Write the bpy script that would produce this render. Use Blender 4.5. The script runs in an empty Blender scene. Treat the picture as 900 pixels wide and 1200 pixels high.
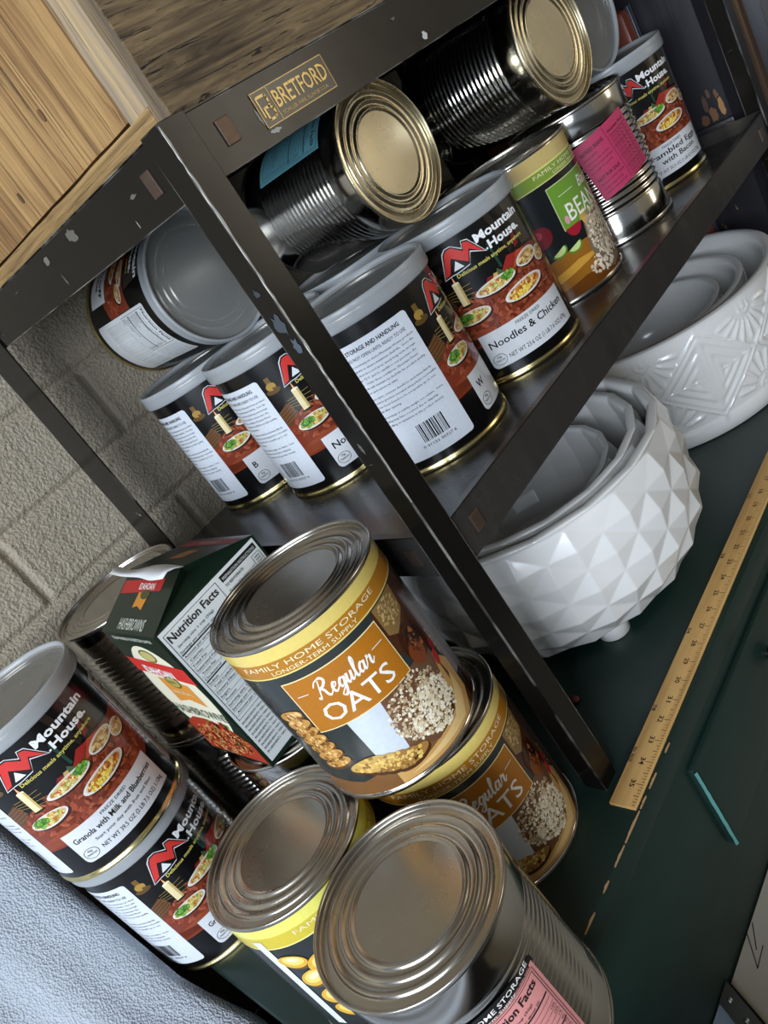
import bpy, bmesh, math, random
from mathutils import Vector, Matrix, noise
random.seed(7)
PI = math.pi
SC = bpy.context.scene
COL = SC.collection

# ------------------------------------------------------------------ helpers
def lin(c):
    return c / 12.92 if c <= .04045 else ((c + .055) / 1.055) ** 2.4
def S(h):
    h = h.lstrip('#')
    return tuple(lin(int(h[i:i + 2], 16) / 255) for i in (0, 2, 4)) + (1.0,)

def link(o, parent=None):
    COL.objects.link(o)
    if parent is not None:
        o.parent = parent
    return o
def obj(name, bm, mats, parent=None, smooth=False, auto=None):
    me = bpy.data.meshes.new(name)
    bm.to_mesh(me); bm.free()
    for m in (mats if isinstance(mats, (list, tuple)) else [mats]):
        me.materials.append(m)
    if smooth:
        me.polygons.foreach_set('use_smooth', [True] * len(me.polygons))
        if auto:
            me.set_sharp_from_angle(angle=math.radians(auto))
    return link(bpy.data.objects.new(name, me), parent)
def thing(name, label, cat, loc=(0, 0, 0), rot=(0, 0, 0), group=None):
    o = bpy.data.objects.new(name, None)
    o.empty_display_size = .03
    o.location = loc; o.rotation_euler = rot
    link(o); return tag(o, label, cat, group)
def tag(o, label, cat, group=None):
    o['label'] = label; o['category'] = cat
    if group: o['group'] = group
    return o
def copy_tree(root, label, loc, rot=(0, 0, 0), group=None, scale=None, skip=()):
    r = root.copy(); link(r); r.location = loc; r.rotation_euler = rot; r['label'] = label
    if group: r['group'] = group
    if scale: r.scale = (scale,) * 3
    for ch in list(root.children):
        if ch.name.split('.')[0] in skip: continue
        c = ch.copy(); link(c, r)
        for g in list(ch.children):
            if g.name.split('.')[0] in skip: continue
            d = g.copy(); link(d, c)
    return r

def box(bm, x0, x1, y0, y1, z0, z1, bev=0, mi=0):
    r = bmesh.ops.create_cube(bm, size=1)
    for v in r['verts']:
        v.co = Vector(((x0 + x1) / 2 + v.co.x * (x1 - x0), (y0 + y1) / 2 + v.co.y * (y1 - y0), (z0 + z1) / 2 + v.co.z * (z1 - z0)))
    fs = {f for v in r['verts'] for f in v.link_faces}
    for f in fs: f.material_index = mi
    if bev:
        es = list({e for v in r['verts'] for e in v.link_edges})
        bmesh.ops.bevel(bm, geom=es, offset=bev, segments=2, affect='EDGES', profile=.5, material=-1)
    return bm
def lathe(prof, n=96, mi=None, bm=None, close_top=False, close_bot=False):
    bm = bm or bmesh.new()
    rings = []
    for (r, z) in prof:
        if r < 1e-6:
            rings.append([bm.verts.new((0, 0, z))])
        else:
            rings.append([bm.verts.new((r * math.cos(2 * PI * k / n), r * math.sin(2 * PI * k / n), z)) for k in range(n)])
    for i in range(len(rings) - 1):
        a, b = rings[i], rings[i + 1]
        for k in range(n):
            k2 = (k + 1) % n
            if len(a) == 1 and len(b) == 1: continue
            if len(a) == 1: f = bm.faces.new((a[0], b[k2], b[k]))
            elif len(b) == 1: f = bm.faces.new((a[k], a[k2], b[0]))
            else: f = bm.faces.new((a[k], a[k2], b[k2], b[k]))
            if mi: f.material_index = mi[i] if i < len(mi) else mi[-1]
    return bm
def smoothpts(pts, sub=3):
    """Catmull-Rom through profile points"""
    out = []
    P = [pts[0]] + list(pts) + [pts[-1]]
    for i in range(1, len(P) - 2):
        p0, p1, p2, p3 = P[i - 1:i + 3]
        for s in range(sub):
            t = s / sub
            out.append(tuple(.5 * ((2 * p1[k]) + (-p0[k] + p2[k]) * t + (2 * p0[k] - 5 * p1[k] + 4 * p2[k] - p3[k]) * t * t + (-p0[k] + 3 * p1[k] - 3 * p2[k] + p3[k]) * t ** 3) for k in (0, 1)))
    out.append(tuple(pts[-1]))
    return out

# ------------------------------------------------------------------ materials
MATS = {}
class NT:
    def __init__(s, name):
        s.m = bpy.data.materials.new(name); s.m.use_nodes = True
        s.n = s.m.node_tree.nodes; s.l = s.m.node_tree.links
        s.b = s.n['Principled BSDF']; MATS[name] = s.m
    def new(s, t, **k):
        n = s.n.new(t)
        for a, v in k.items():
            if hasattr(n, a): setattr(n, a, v)
        return n
    def link(s, a, b): s.l.new(a, b)
    def coord(s, scale=(1, 1, 1), kind='Object', rot=(0, 0, 0)):
        tc = s.new('ShaderNodeTexCoord'); mp = s.new('ShaderNodeMapping')
        mp.inputs['Scale'].default_value = scale; mp.inputs['Rotation'].default_value = rot
        s.link(tc.outputs[kind], mp.inputs[0]); return mp.outputs[0]
    def noise(s, vec, scale=5, detail=4, rough=.55, dist=0):
        n = s.new('ShaderNodeTexNoise'); n.inputs['Scale'].default_value = scale; n.inputs['Detail'].default_value = detail
        n.inputs['Roughness'].default_value = rough; n.inputs['Distortion'].default_value = dist
        s.link(vec, n.inputs['Vector']); return n.outputs['Fac']
    def ramp(s, fac, stops, interp='LINEAR'):
        r = s.new('ShaderNodeValToRGB'); r.color_ramp.interpolation = interp
        e = r.color_ramp.elements
        while len(e) < len(stops): e.new(.5)
        for i, (p, c) in enumerate(stops):
            e[i].position = p; e[i].color = c if len(c) == 4 else (*c, 1)
        s.link(fac, r.inputs[0]); return r.outputs[0]
    def mix(s, fac, a, b, mode='MIX'):
        m = s.new('ShaderNodeMix'); m.data_type = 'RGBA'; m.blend_type = mode
        for sock, v in ((m.inputs[0], fac), (m.inputs[6], a), (m.inputs[7], b)):
            if isinstance(v, (int, float)): sock.default_value = v
            elif isinstance(v, tuple): sock.default_value = v
            else: s.link(v, sock)
        return m.outputs[2]
    def math(s, op, a, b=0.):
        m = s.new('ShaderNodeMath'); m.operation = op
        for sock, v in ((m.inputs[0], a), (m.inputs[1], b)):
            if isinstance(v, (int, float)): sock.default_value = v
            else: s.link(v, sock)
        return m.outputs[0]
    def bump(s, h, strength=.3, dist=.001, nrm=None):
        b = s.new('ShaderNodeBump'); b.inputs['Strength'].default_value = strength; b.inputs['Distance'].default_value = dist
        s.link(h, b.inputs['Height'])
        if nrm: s.link(nrm, b.inputs['Normal'])
        s.link(b.outputs[0], s.b.inputs['Normal']); return b.outputs[0]
    def set(s, **k):
        for a, v in k.items():
            sock = s.b.inputs[a.replace('_', ' ')]
            if isinstance(v, (int, float, tuple)): sock.default_value = v
            else: s.link(v, sock)
        return s.m
GW = (0, 0, 0, 1); WW = (1, 1, 1, 1)

def simple(name, col, rough=.5, metal=0, var=.08, scale=60, bump=0, **k):
    t = NT(name); v = t.coord()
    n = t.noise(v, scale, 4)
    c = t.mix(t.math('MULTIPLY', n, 1.0), tuple(x * (1 - var) for x in col[:3]) + (1,), tuple(min(1, x * (1 + var)) for x in col[:3]) + (1,))
    t.set(Base_Color=c, Roughness=rough, Metallic=metal, **k)
    if bump: t.bump(n, bump, .0005)
    return t.m

def m_tin(name, col=(.62, .6, .56), rough=.16):
    t = NT(name); v = t.coord()
    n = t.noise(v, 14, 5, .6)
    n2 = t.noise(t.coord((1, 1, 40)), 30, 2)
    r = t.math('ADD', t.math('MULTIPLY', n, .16), rough - .06)
    c = t.mix(n, tuple(x * .86 for x in col) + (1,), col + (1,))
    t.set(Base_Color=c, Metallic=1.0, Roughness=r)
    t.bump(n2, .03, .0003)
    return t.m
TIN = m_tin('tinplate', (.62, .6, .56), .12)
TIN_END = m_tin('tinplate_end', (.52, .49, .44), .24)
GOLD_END = m_tin('lacquered_end', (.72, .64, .46), .26)
GOLD = m_tin('gold_lacquer', (.80, .66, .30), .2)
def m_paint_black():
    t = NT('black_enamel'); v = t.coord()
    s = t.noise(t.coord((1, 1, 1)), 26, 6, .7)
    sc = t.ramp(s, [(.0, GW), (.69, GW), (.715, WW), (1, WW)])
    s2 = t.noise(t.coord((9, 9, 160), rot=(.5, .8, .2)), 4, 3, .5)
    sc2 = t.ramp(s2, [(0, GW), (.755, GW), (.77, WW), (1, WW)])
    f = t.math('MULTIPLY', t.math('MAXIMUM', sc, sc2), .5)
    base = t.mix(t.noise(v, 6, 3), (.0035, .0032, .0028, 1), (.0070, .0062, .0050, 1))
    bv = t.new('ShaderNodeBevel'); bv.samples = 4; bv.inputs['Radius'].default_value = .0011
    ge = t.new('ShaderNodeNewGeometry'); vm = t.new('ShaderNodeVectorMath', operation='DOT_PRODUCT')
    t.link(bv.outputs[0], vm.inputs[0]); t.link(ge.outputs['True Normal'], vm.inputs[1])
    ed = t.math('MULTIPLY', t.math('GREATER_THAN', .985, vm.outputs['Value']), t.ramp(t.noise(t.coord((16, 16, 11)), 1, 3, .6), [(0, GW), (.44, GW), (.60, WW), (1, WW)]))
    f = t.math('MAXIMUM', f, t.math('MULTIPLY', ed, .6))
    t.set(Base_Color=t.mix(f, base, (.46, .44, .40, 1)), Roughness=t.math('ADD', t.math('MULTIPLY', t.noise(v, 40, 3), .10), .17), Metallic=0.0)
    t.b.inputs['Specular IOR Level'].default_value = .3
    t.bump(t.noise(v, 220, 2), .03, .0003)
    return t.m
BLACK = m_paint_black()
BOLT = simple('bolt_metal', (.13, .09, .07, 1), .45, .8, .3, 200)
def m_plastic(name, c0, c1, alpha):
    t = NT(name); t.set(Base_Color=t.mix(t.noise(t.coord(), 30, 3), c0, c1), Roughness=.27, Alpha=alpha); return t.m
PLASTIC = m_plastic('lid_plastic', (.42, .44, .45, 1), (.54, .56, .58, 1), .66)
PLASTIC_C = m_plastic('clear_lid_plastic', (.30, .30, .28, 1), (.36, .36, .34, 1), .60)
def m_print(name='printed_paper', rough=.22, var=.06):
    t = NT(name)
    a = t.new('ShaderNodeAttribute'); a.attribute_name = 'Col'
    n = t.noise(t.coord(), 260, 3, .6)
    c = t.mix(1.0, a.outputs['Color'], t.ramp(n, [(0, (1 - var * 2,) * 3), (1, (1 + var,) * 3)]), 'MULTIPLY')
    t.set(Base_Color=c, Roughness=rough)
    return t.m
PRINT = m_print()
PAPER = m_print('matte_paper', .55, .03)
def m_ceramic():
    t = NT('white_glaze'); v = t.coord()
    n = t.noise(v, 18, 4)
    t.set(Base_Color=t.mix(n, (.62, .61, .59, 1), (.72, .71, .69, 1)), Roughness=.22)
    t.b.inputs['Coat Weight'].default_value = .4; t.b.inputs['Coat Roughness'].default_value = .06
    return t.m
CERAMIC = m_ceramic()
def m_green():
    t = NT('green_paint'); v = t.coord()
    s = t.noise(t.coord((1, 1, 1), rot=(.3, .2, .9)), 34, 6, .75)
    sc = t.ramp(s, [(0, GW), (.735, GW), (.75, WW), (1, WW)])
    st = t.noise(t.coord((2, 90, 20)), 3, 3)
    base = t.mix(st, (.0050, .0165, .0125, 1), (.0072, .0230, .0180, 1))
    t.set(Base_Color=t.mix(t.math('MULTIPLY', sc, .55), base, (.25, .36, .34, 1)), Roughness=t.math('ADD', t.math('MULTIPLY', t.noise(v, 9, 4), .2), .30))
    t.bump(t.math('ADD', st, t.noise(v, 180, 2)), .08, .0006)
    return t.m
GREEN = m_green()
RAWCHIP = simple('bare_wood_chip', (.34, .20, .09, 1), .8, 0, .3, 150)
def m_wood(name, c0, c1, c2, axis, s_along=2.2, s_across=34, bump=.6, crack=True, dist=.6, swirl=.8):
    t = NT(name)
    sc = [s_across] * 3; sc[axis] = s_along
    v = t.coord(tuple(sc))
    n = t.noise(v, 1.0, 8, .68, dist)
    w = t.noise(t.coord((1, 1, 1)), 7, 3, .5)
    nn = t.math('ADD', t.math('MULTIPLY', n, 1.0), t.math('MULTIPLY', t.math('SUBTRACT', w, .5), swirl * .25))
    col = t.ramp(nn, [(.28, c0), (.45, c1), (.62, c2)])
    if crack:
        sc2 = [s_across * 2.2] * 3; sc2[axis] = s_along * 1.6
        k = t.noise(t.coord(tuple(sc2)), 1.0, 5, .7, .8)
        kr = t.ramp(k, [(0, WW), (.33, WW), (.40, GW), (1, GW)])
        col = t.mix(t.math('MULTIPLY', kr, .75), col, tuple(x * .25 for x in c0[:3]) + (1,))
        h = t.math('SUBTRACT', nn, kr)
    else: h = nn
    t.set(Base_Color=col, Roughness=.75)
    t.bump(h, bump, .002)
    return t.m
WOOD_L = m_wood('pale_pine', S('4c341c'), S('83613a'), S('ac8856'), 2, 3.0, 105, .9, True, 1.0, 1.6)
WOOD_S = m_wood('pine_strip', S('4c3a22'), S('84683f'), S('ad8c5c'), 1, 3.5, 90, .5, True)
WOOD_G = m_wood('grey_pine_strip', S('5d5248'), S('8a7a66'), S('b89c70'), 2, 2.5, 60, .6, True)
WOOD_D = m_wood('weathered_wood', S('33281a'), S('62503a'), S('8a7452'), 0, 9.0, 140, 1.3, True, 1.0, 1.6)
def m_darkwood():
    t = NT('black_painted_wood')
    n = t.noise(t.coord((30, 30, 2.2)), 1, 6, .65, .5)
    ch = t.noise(t.coord((1, 1, .5)), 16, 5, .7)
    f = t.ramp(ch, [(0, GW), (.64, GW), (.67, WW), (1, WW)])
    t.set(Base_Color=t.mix(f, t.mix(n, (.006, .006, .008, 1), (.022, .020, .024, 1)), (.20, .11, .055, 1)), Roughness=.34)
    t.bump(n, .35, .001)
    return t.m
DARKWOOD = m_darkwood()
BROWNWOOD = m_wood('brown_moulding', S('2a1c12'), S('4a3420'), S('6b4e30'), 2, 2, 40, .3, False)
def m_leather():
    t = NT('red_brown_leather')
    n = t.noise(t.coord(), 140, 3)
    t.set(Base_Color=t.mix(t.noise(t.coord(), 12, 4), (.10, .022, .012, 1), (.22, .055, .03, 1)), Roughness=.3)
    t.bump(n, .2, .0006); return t.m
LEATHER = m_leather()
def m_block():
    t = NT('painted_block'); v = t.coord()
    n = t.noise(v, 210, 5, .65); n2 = t.noise(v, 9, 4)
    vo = t.new('ShaderNodeTexVoronoi'); vo.inputs['Scale'].default_value = 230; t.link(v, vo.inputs['Vector'])
    t.set(Base_Color=t.mix(n2, S('9c917e'), S('aea28d')), Roughness=.5)
    t.bump(t.math('ADD', t.math('MULTIPLY', n, 1.2), t.math('MULTIPLY', vo.outputs['Distance'], .6)), 1.0, .0024)
    return t.m
BLOCK = m_block()
def m_foam():
    t = NT('quilted_fabric'); v = t.coord()
    vo = t.new('ShaderNodeTexVoronoi'); vo.inputs['Scale'].default_value = 430; t.link(v, vo.inputs['Vector'])
    t.set(Base_Color=t.mix(t.noise(v, 14, 3), S('a2a9b3'), S('b6bcc6')), Roughness=.75)
    t.bump(t.math('ADD', vo.outputs['Distance'], t.math('MULTIPLY', t.noise(v, 90, 4), 1.5)), .65, .0024)
    return t.m
FOAM = m_foam()
CONCRETE = simple('worn_floor', S('a8a294'), .7, 0, .12, 14, .1)
CEIL = simple('brown_ceiling', (.30, .26, .21, 1), .8, 0, .15, 3)
WALLP = simple('cream_wall', (.72, .64, .50, 1), .7, 0, .08, 3)
STEEL = m_tin('brushed_steel', (.45, .45, .46), .34)
BLUEP = simple('pale_blue_panel', S('9fb0c4'), .35, 0, .05, 30)
INK = simple('black_ink', (.01, .01, .01, 1), .5)
RULERW = m_wood('boxwood', S('a07c44'), S('bd9356'), S('cba264'), 0, 4, 90, .1, False, .2, .3)
PLATE = simple('nameplate_black', (.03, .026, .02, 1), .35)
BRASS = simple('nameplate_gold', (.75, .55, .2, 1), .35, .6)
CARDW = simple('torn_card', (.72, .74, .76, 1), .7, 0, .04, 90, .1)

# ------------------------------------------------------------------ flat print art
_txt = {}
def text2d(s, bold=0, res=2):
    key = (s, bold, res)
    if key in _txt: return _txt[key]
    cu = bpy.data.curves.new('t', 'FONT'); cu.body = s; cu.size = 1; cu.resolution_u = res
    cu.dimensions = '2D'; cu.fill_mode = 'BOTH'; cu.offset = bold
    o = bpy.data.objects.new('t', cu); COL.objects.link(o)
    dg = bpy.context.evaluated_depsgraph_get(); dg.update()
    me = bpy.data.meshes.new_from_object(o.evaluated_get(dg))
    vs = [(v.co.x, v.co.y) for v in me.vertices]; fs = [tuple(p.vertices) for p in me.polygons]
    COL.objects.unlink(o); bpy.data.objects.remove(o); bpy.data.curves.remove(cu); bpy.data.meshes.remove(me)
    x0 = min([v[0] for v in vs] or [0]); x1 = max([v[0] for v in vs] or [1])
    _txt[key] = (vs, fs, x0, x1); return _txt[key]

class Art:
    """flat artwork in millimetres; u runs to the right, v up"""
    def __init__(s): s.items = []          # (verts, faces, col, layer)
    def poly(s, pts, col, layer=0): s.items.append(([tuple(p) for p in pts], [tuple(range(len(pts)))], col, layer)); return s
    def rect(s, u0, u1, v0, v1, col, layer=0): return s.poly([(u0, v0), (u1, v0), (u1, v1), (u0, v1)], col, layer)
    def rrect(s, u0, u1, v0, v1, r, col, layer=0, corners='abcd'):
        pts = []
        for k, (cu, cv, a0) in enumerate(((u1 - r, v0 + r, -90), (u1 - r, v1 - r, 0), (u0 + r, v1 - r, 90), (u0 + r, v0 + r, 180))):
            if 'abcd'[k] in corners:
                for j in range(6):
                    a = math.radians(a0 + 18 * j); pts.append((cu + r * math.cos(a), cv + r * math.sin(a)))
            else: pts.append(((u1, v0), (u1, v1), (u0, v1), (u0, v0))[k])
        return s.poly(pts, col, layer)
    def ell(s, cu, cv, ru, rv, col, layer=0, rot=0, n=28):
        c, q = math.cos(rot), math.sin(rot)
        return s.poly([(cu + ru * math.cos(a) * c - rv * math.sin(a) * q, cv + ru * math.cos(a) * q + rv * math.sin(a) * c) for a in [2 * PI * k / n for k in range(n)]], col, layer)
    def line(s, pts, w, col, layer=0):
        for (a, b) in zip(pts[:-1], pts[1:]):
            d = Vector((b[0] - a[0], b[1] - a[1])); L = d.length or 1; n = Vector((-d.y, d.x)) / L * w / 2; e = d / L * w * .3
            s.poly([(a[0] - n.x - e.x, a[1] - n.y - e.y), (b[0] - n.x + e.x, b[1] - n.y + e.y), (b[0] + n.x + e.x, b[1] + n.y + e.y), (a[0] + n.x - e.x, a[1] + n.y - e.y)], col, layer)
        return s
    def ring(s, cu, cv, ru, rv, w, col, layer=0, n=28):
        return s.line([(cu + ru * math.cos(2 * PI * k / n), cv + rv * math.sin(2 * PI * k / n)) for k in range(n + 1)], w, col, layer)
    def text(s, t, u, v, h, col, width=None, layer=2, bold=0, shear=0, align='L', rot=0, res=2):
        vs, fs, x0, x1 = text2d(t, bold, res)
        k = h / .72; kx = k
        if width: kx = width / (x1 - x0)
        w = (x1 - x0) * kx
        off = {'L': 0, 'C': -w / 2, 'R': -w}[align]
        c, q = math.cos(rot), math.sin(rot); out = []
        for (x, y) in vs:
            X = (x - x0) * kx + off + shear * y * k; Y = y * k
            out.append((u + X * c - Y * q, v + X * q + Y * c))
        if fs: s.items.append((out, fs, col, layer))
        return s
    def grains(s, cu, cv, ru, rv, n, cols, size, layer=2, rot=0, seed=1, asp=1.0):
        rd = random.Random(seed); c, q = math.cos(rot), math.sin(rot)
        for _ in range(n):
            a = rd.random() * 2 * PI; r = math.sqrt(rd.random()); x = ru * r * math.cos(a); y = rv * r * math.sin(a)
            X, Y = cu + x * c - y * q, cv + x * q + y * c
            z = size * (.6 + .8 * rd.random()); m = rd.choice((4, 5, 6)); a0 = rd.random() * 6
            b = rd.random() * PI; cb, sb = math.cos(b), math.sin(b)
            pts = []
            for j in range(m):
                p, w = z * math.cos(a0 + 2 * PI * j / m) * asp, z * math.sin(a0 + 2 * PI * j / m)
                pts.append((X + p * cb - w * sb, Y + p * sb + w * cb))
            s.poly(pts, rd.choice(cols), layer)
        return s
    def build(s, name, mat, parent, fmap, step=7.0, u_range=None, layer0=0):
        bm = bmesh.new(); cl = bm.loops.layers.float_color.new('Col'); ll = bm.verts.layers.int.new('L')
        for vs, fs, col, layer in s.items:
            if not isinstance(col, tuple): col = S(col)
            vv = [bm.verts.new((x, y, 0)) for x, y in vs]
            for v in vv: v[ll] = layer + layer0
            for f in fs:
                try: F = bm.faces.new([vv[i] for i in f])
                except ValueError: continue
                if F.normal.z < 0 or F.calc_area() == 0: pass
                for lp in F.loops: lp[cl] = col
        bm.normal_update()
        bmesh.ops.reverse_faces(bm, faces=[f for f in bm.faces if f.normal.z < 0])
        if step:
            us = [v.co.x for v in bm.verts]; u0, u1 = min(us), max(us)
            k = math.floor(u0 / step) + 1
            while k * step < u1:
                x = k * step
                g = [f for f in bm.faces if min(v.co.x for v in f.verts) < x < max(v.co.x for v in f.verts)]
                if g:
                    ge = set(g) | {e for f in g for e in f.edges} | {v for f in g for v in f.verts}
                    bmesh.ops.bisect_plane(bm, geom=list(ge), plane_co=(x, 0, 0), plane_no=(1, 0, 0), dist=1e-5)
                k += 1
            # new verts take the layer of the face they came with
            for f in bm.faces:
                m = max(v[ll] for v in f.verts)
                for v in f.verts: v[ll] = max(v[ll], m) if v[ll] == 0 else v[ll]
        nr = []
        for v in bm.verts:
            p, n = fmap(v.co.x, v.co.y, v[ll]); v.co = p; nr.append(n)
        bm.verts.index_update()
        me = bpy.data.meshes.new(name); bm.to_mesh(me); bm.free()
        me.materials.append(mat)
        me.polygons.foreach_set('use_smooth', [True] * len(me.polygons))
        me.normals_split_custom_set_from_vertices([tuple(n) for n in nr])
        return link(bpy.data.objects.new(name, me), parent)
def cylmap(R, phase_deg, lift=.00012, z0=0):
    ph = math.radians(phase_deg)
    def f(u, v, l):
        a = ph + u / 1000 / .0785
        n = Vector((math.cos(a), math.sin(a), 0)); return n * (R + .0001 + l * lift) + Vector((0, 0, z0 + v / 1000)), n
    return f
def planemap(origin, U, V, lift=.00015):
    O, U, V = Vector(origin), Vector(U).normalized(), Vector(V).normalized(); N = U.cross(V)
    return lambda u, v, l: (O + U * u / 1000 + V * v / 1000 + N * (.00012 + l * lift), N)

W = S('e6e8ea'); K = S('0b0b0c'); DK = S('1b1a19')
# ------------------------------------------------------------------ can parts
R0 = .0769
def end_profile(z, s=1, inner=True):
    """stepped can end seen from outside, rim at height z (s=+1 top, -1 bottom)"""
    p = [(.0776, -.0038), (.0790, -.0036), (.0794, -.0020), (.0792, -.0004), (.0784, .0003), (.0772, .0), (.0766, -.0014), (.0764, -.0042),
         (.0752, -.0050), (.0715, -.0046), (.0690, -.0042), (.0676, -.0026), (.0660, -.0020), (.0645, -.0030), (.0622, -.0040), (.0600, -.0040),
         (.0584, -.0024), (.0566, -.0018), (.0550, -.0028), (.0530, -.0038), (.0510, -.0038), (.0495, -.0022), (.0480, -.0016), (.0464, -.0024), (.0450, -.0032), (.0432, -.0034), (.02, -.0032), (0, -.0032)]
    p = smoothpts(p[:8], 2)[:-1] + smoothpts(p[7:], 3)
    return [(r * .99, z + s * h) for r, h in p]
def tin_end(parent, z, mat=TIN_END, s=1, name='can_end'):
    pr = end_profile(z, s)
    if s < 0: pr = pr[::-1]
    bm = lathe(pr, 96)
    if s > 0: pass
    bmesh.ops.recalc_face_normals(bm, faces=bm.faces)
    bmesh.ops.recalc_face_normals(bm, faces=bm.faces)
    bm.normal_update()
    c = [f for f in bm.faces if f.calc_center_median().length and abs(f.calc_center_median().x) < .03 and abs(f.calc_center_median().y) < .03]
    if c and c[0].normal.z * s < 0: bmesh.ops.reverse_faces(bm, faces=bm.faces)
    return obj(name, bm, mat, parent, True, 50)
def body(parent, h=.178, ribs=None, mat=TIN, amp=.0011, period=.0068, name='body'):
    pr = [(.0764, .0005), (.0782, .0010), (.0784, .0034), (.0772, .0044), (R0, .0060)]
    z = .0075
    if ribs:
        z0, z1 = ribs
        pr.append((R0, z0)); n = int(round((z1 - z0) / period))
        for i in range(n):
            for j in range(1, 7):
                t = j / 6; pr.append((R0 - amp * (1 - math.cos(2 * PI * t)) * .5 * 1.0, z0 + (i + t) * (z1 - z0) / n))
    pr += [(R0, h - .006), (.0766, h - .0042)]
    return obj(name, lathe(pr, 112), mat, parent, True, 60)

def food_plate(A, cu, cv, ru, rv, rot, kind, seed):
    A.ell(cu + 2, cv - 2.5, ru, rv, '3a1a10', 3, rot)
    A.ell(cu, cv, ru, rv, 'e3ddd2', 4, rot); A.ell(cu + .3, cv + .3, ru * .9, rv * .84, 'cfc6b6', 5, rot)
    base, cols = {'pasta': ('c9b26a', ['e6d48c', 'd8bd62', 'f0e4b0', 'b08a3c', 'c24a2a', '7f9a3c']),
                  'rice': ('c07c30', ['e0b050', 'cf8436', 'a8521f', 'eacb6a', '9a4a20', 'f0d890']),
                  'green': ('4d7a2c', ['5f9a34', '3f7424', '86b84c', '2f5c1c']),
                  'stew': ('a87c42', ['d6b06a', 'b98a4a', '8a5a2c', 'e6cf96'])}[kind]
    A.ell(cu, cv, ru * .82, rv * .72, base, 6, rot)
    A.grains(cu, cv, ru * .8, rv * .68, 80, cols, 1.5, 7, rot, seed, 1.3)

LINES = ["It is necessary to store Mountain House products", "properly to ensure maximum shelf life.  Store the", "product in a cool area, avoid long term storage", "over 72\u00b0F, and be careful to not puncture the", "can.  Under these conditions, Mountain House", "foods will maintain its shelf life for product quality,", "flavor and nutritional value.",
         None, "Once open, contents should be used immediately.", "However product resealed using plastic recloseable", "lid has been found to be acceptable up to one", "week after opening.", None, "This package is sold by weight, not volume.  Some", "settling may have occurred due to shipping,", "handling or variations in the product density."]
WID = [73, 70, 69, 67, 66, 72, 37, 0, 71, 74, 70, 27, 0, 71, 62, 66]
def barcode(A, u0, v0, w, h, seed=3, layer=3):
    rd = random.Random(seed); u = u0
    while u < u0 + w:
        b = rd.choice((.4, .7, 1.0, 1.4)); A.rect(u, min(u + b, u0 + w), v0, v0 + h, K, layer); u += b + rd.choice((.5, .8, 1.2))
NUT = ["Serving size 1 cup (56g)", "Servings per container about 20", "Amount per serving", "Calories", "Total Fat", "Saturated Fat", "Trans Fat", "Cholesterol", "Sodium", "Total Carbohydrate", "Dietary Fiber", "Sugars", "Protein"]
def nutrition(A, u0, v0, u1, v1, ink, layer=2, head=7.5, step=5.2, lw=.5, title=True):
    w = u1 - u0
    A.line([(u0, v0), (u1, v0), (u1, v1), (u0, v1), (u0, v0)], .5, ink, layer)
    v = v1 - head * 1.25
    if title: A.text('Nutrition Facts', u0 + 2, v, head, ink, w - 5, layer, .02)
    v -= 2
    i = 0
    while v > v0 + step * 1.4:
        v -= step
        t = NUT[i % len(NUT)]
        A.text(t, u0 + (2 if i % 3 else 4), v, step * .46, ink, min(w * .8, len(t) * step * .33), layer)
        if i in (1, 7): A.rect(u0 + 1.5, u1 - 1.5, v - 2.4, v - .9, ink, layer)
        elif i > 1: A.rect(u0 + 1.5, u1 - 1.5, v - 1.5, v - 1.2, ink, layer)
        if i > 3: A.text('%d%%' % (i * 3 % 17), u1 - 2, v, step * .46, ink, None, layer, 0, 0, 'R')
        i += 1

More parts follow.
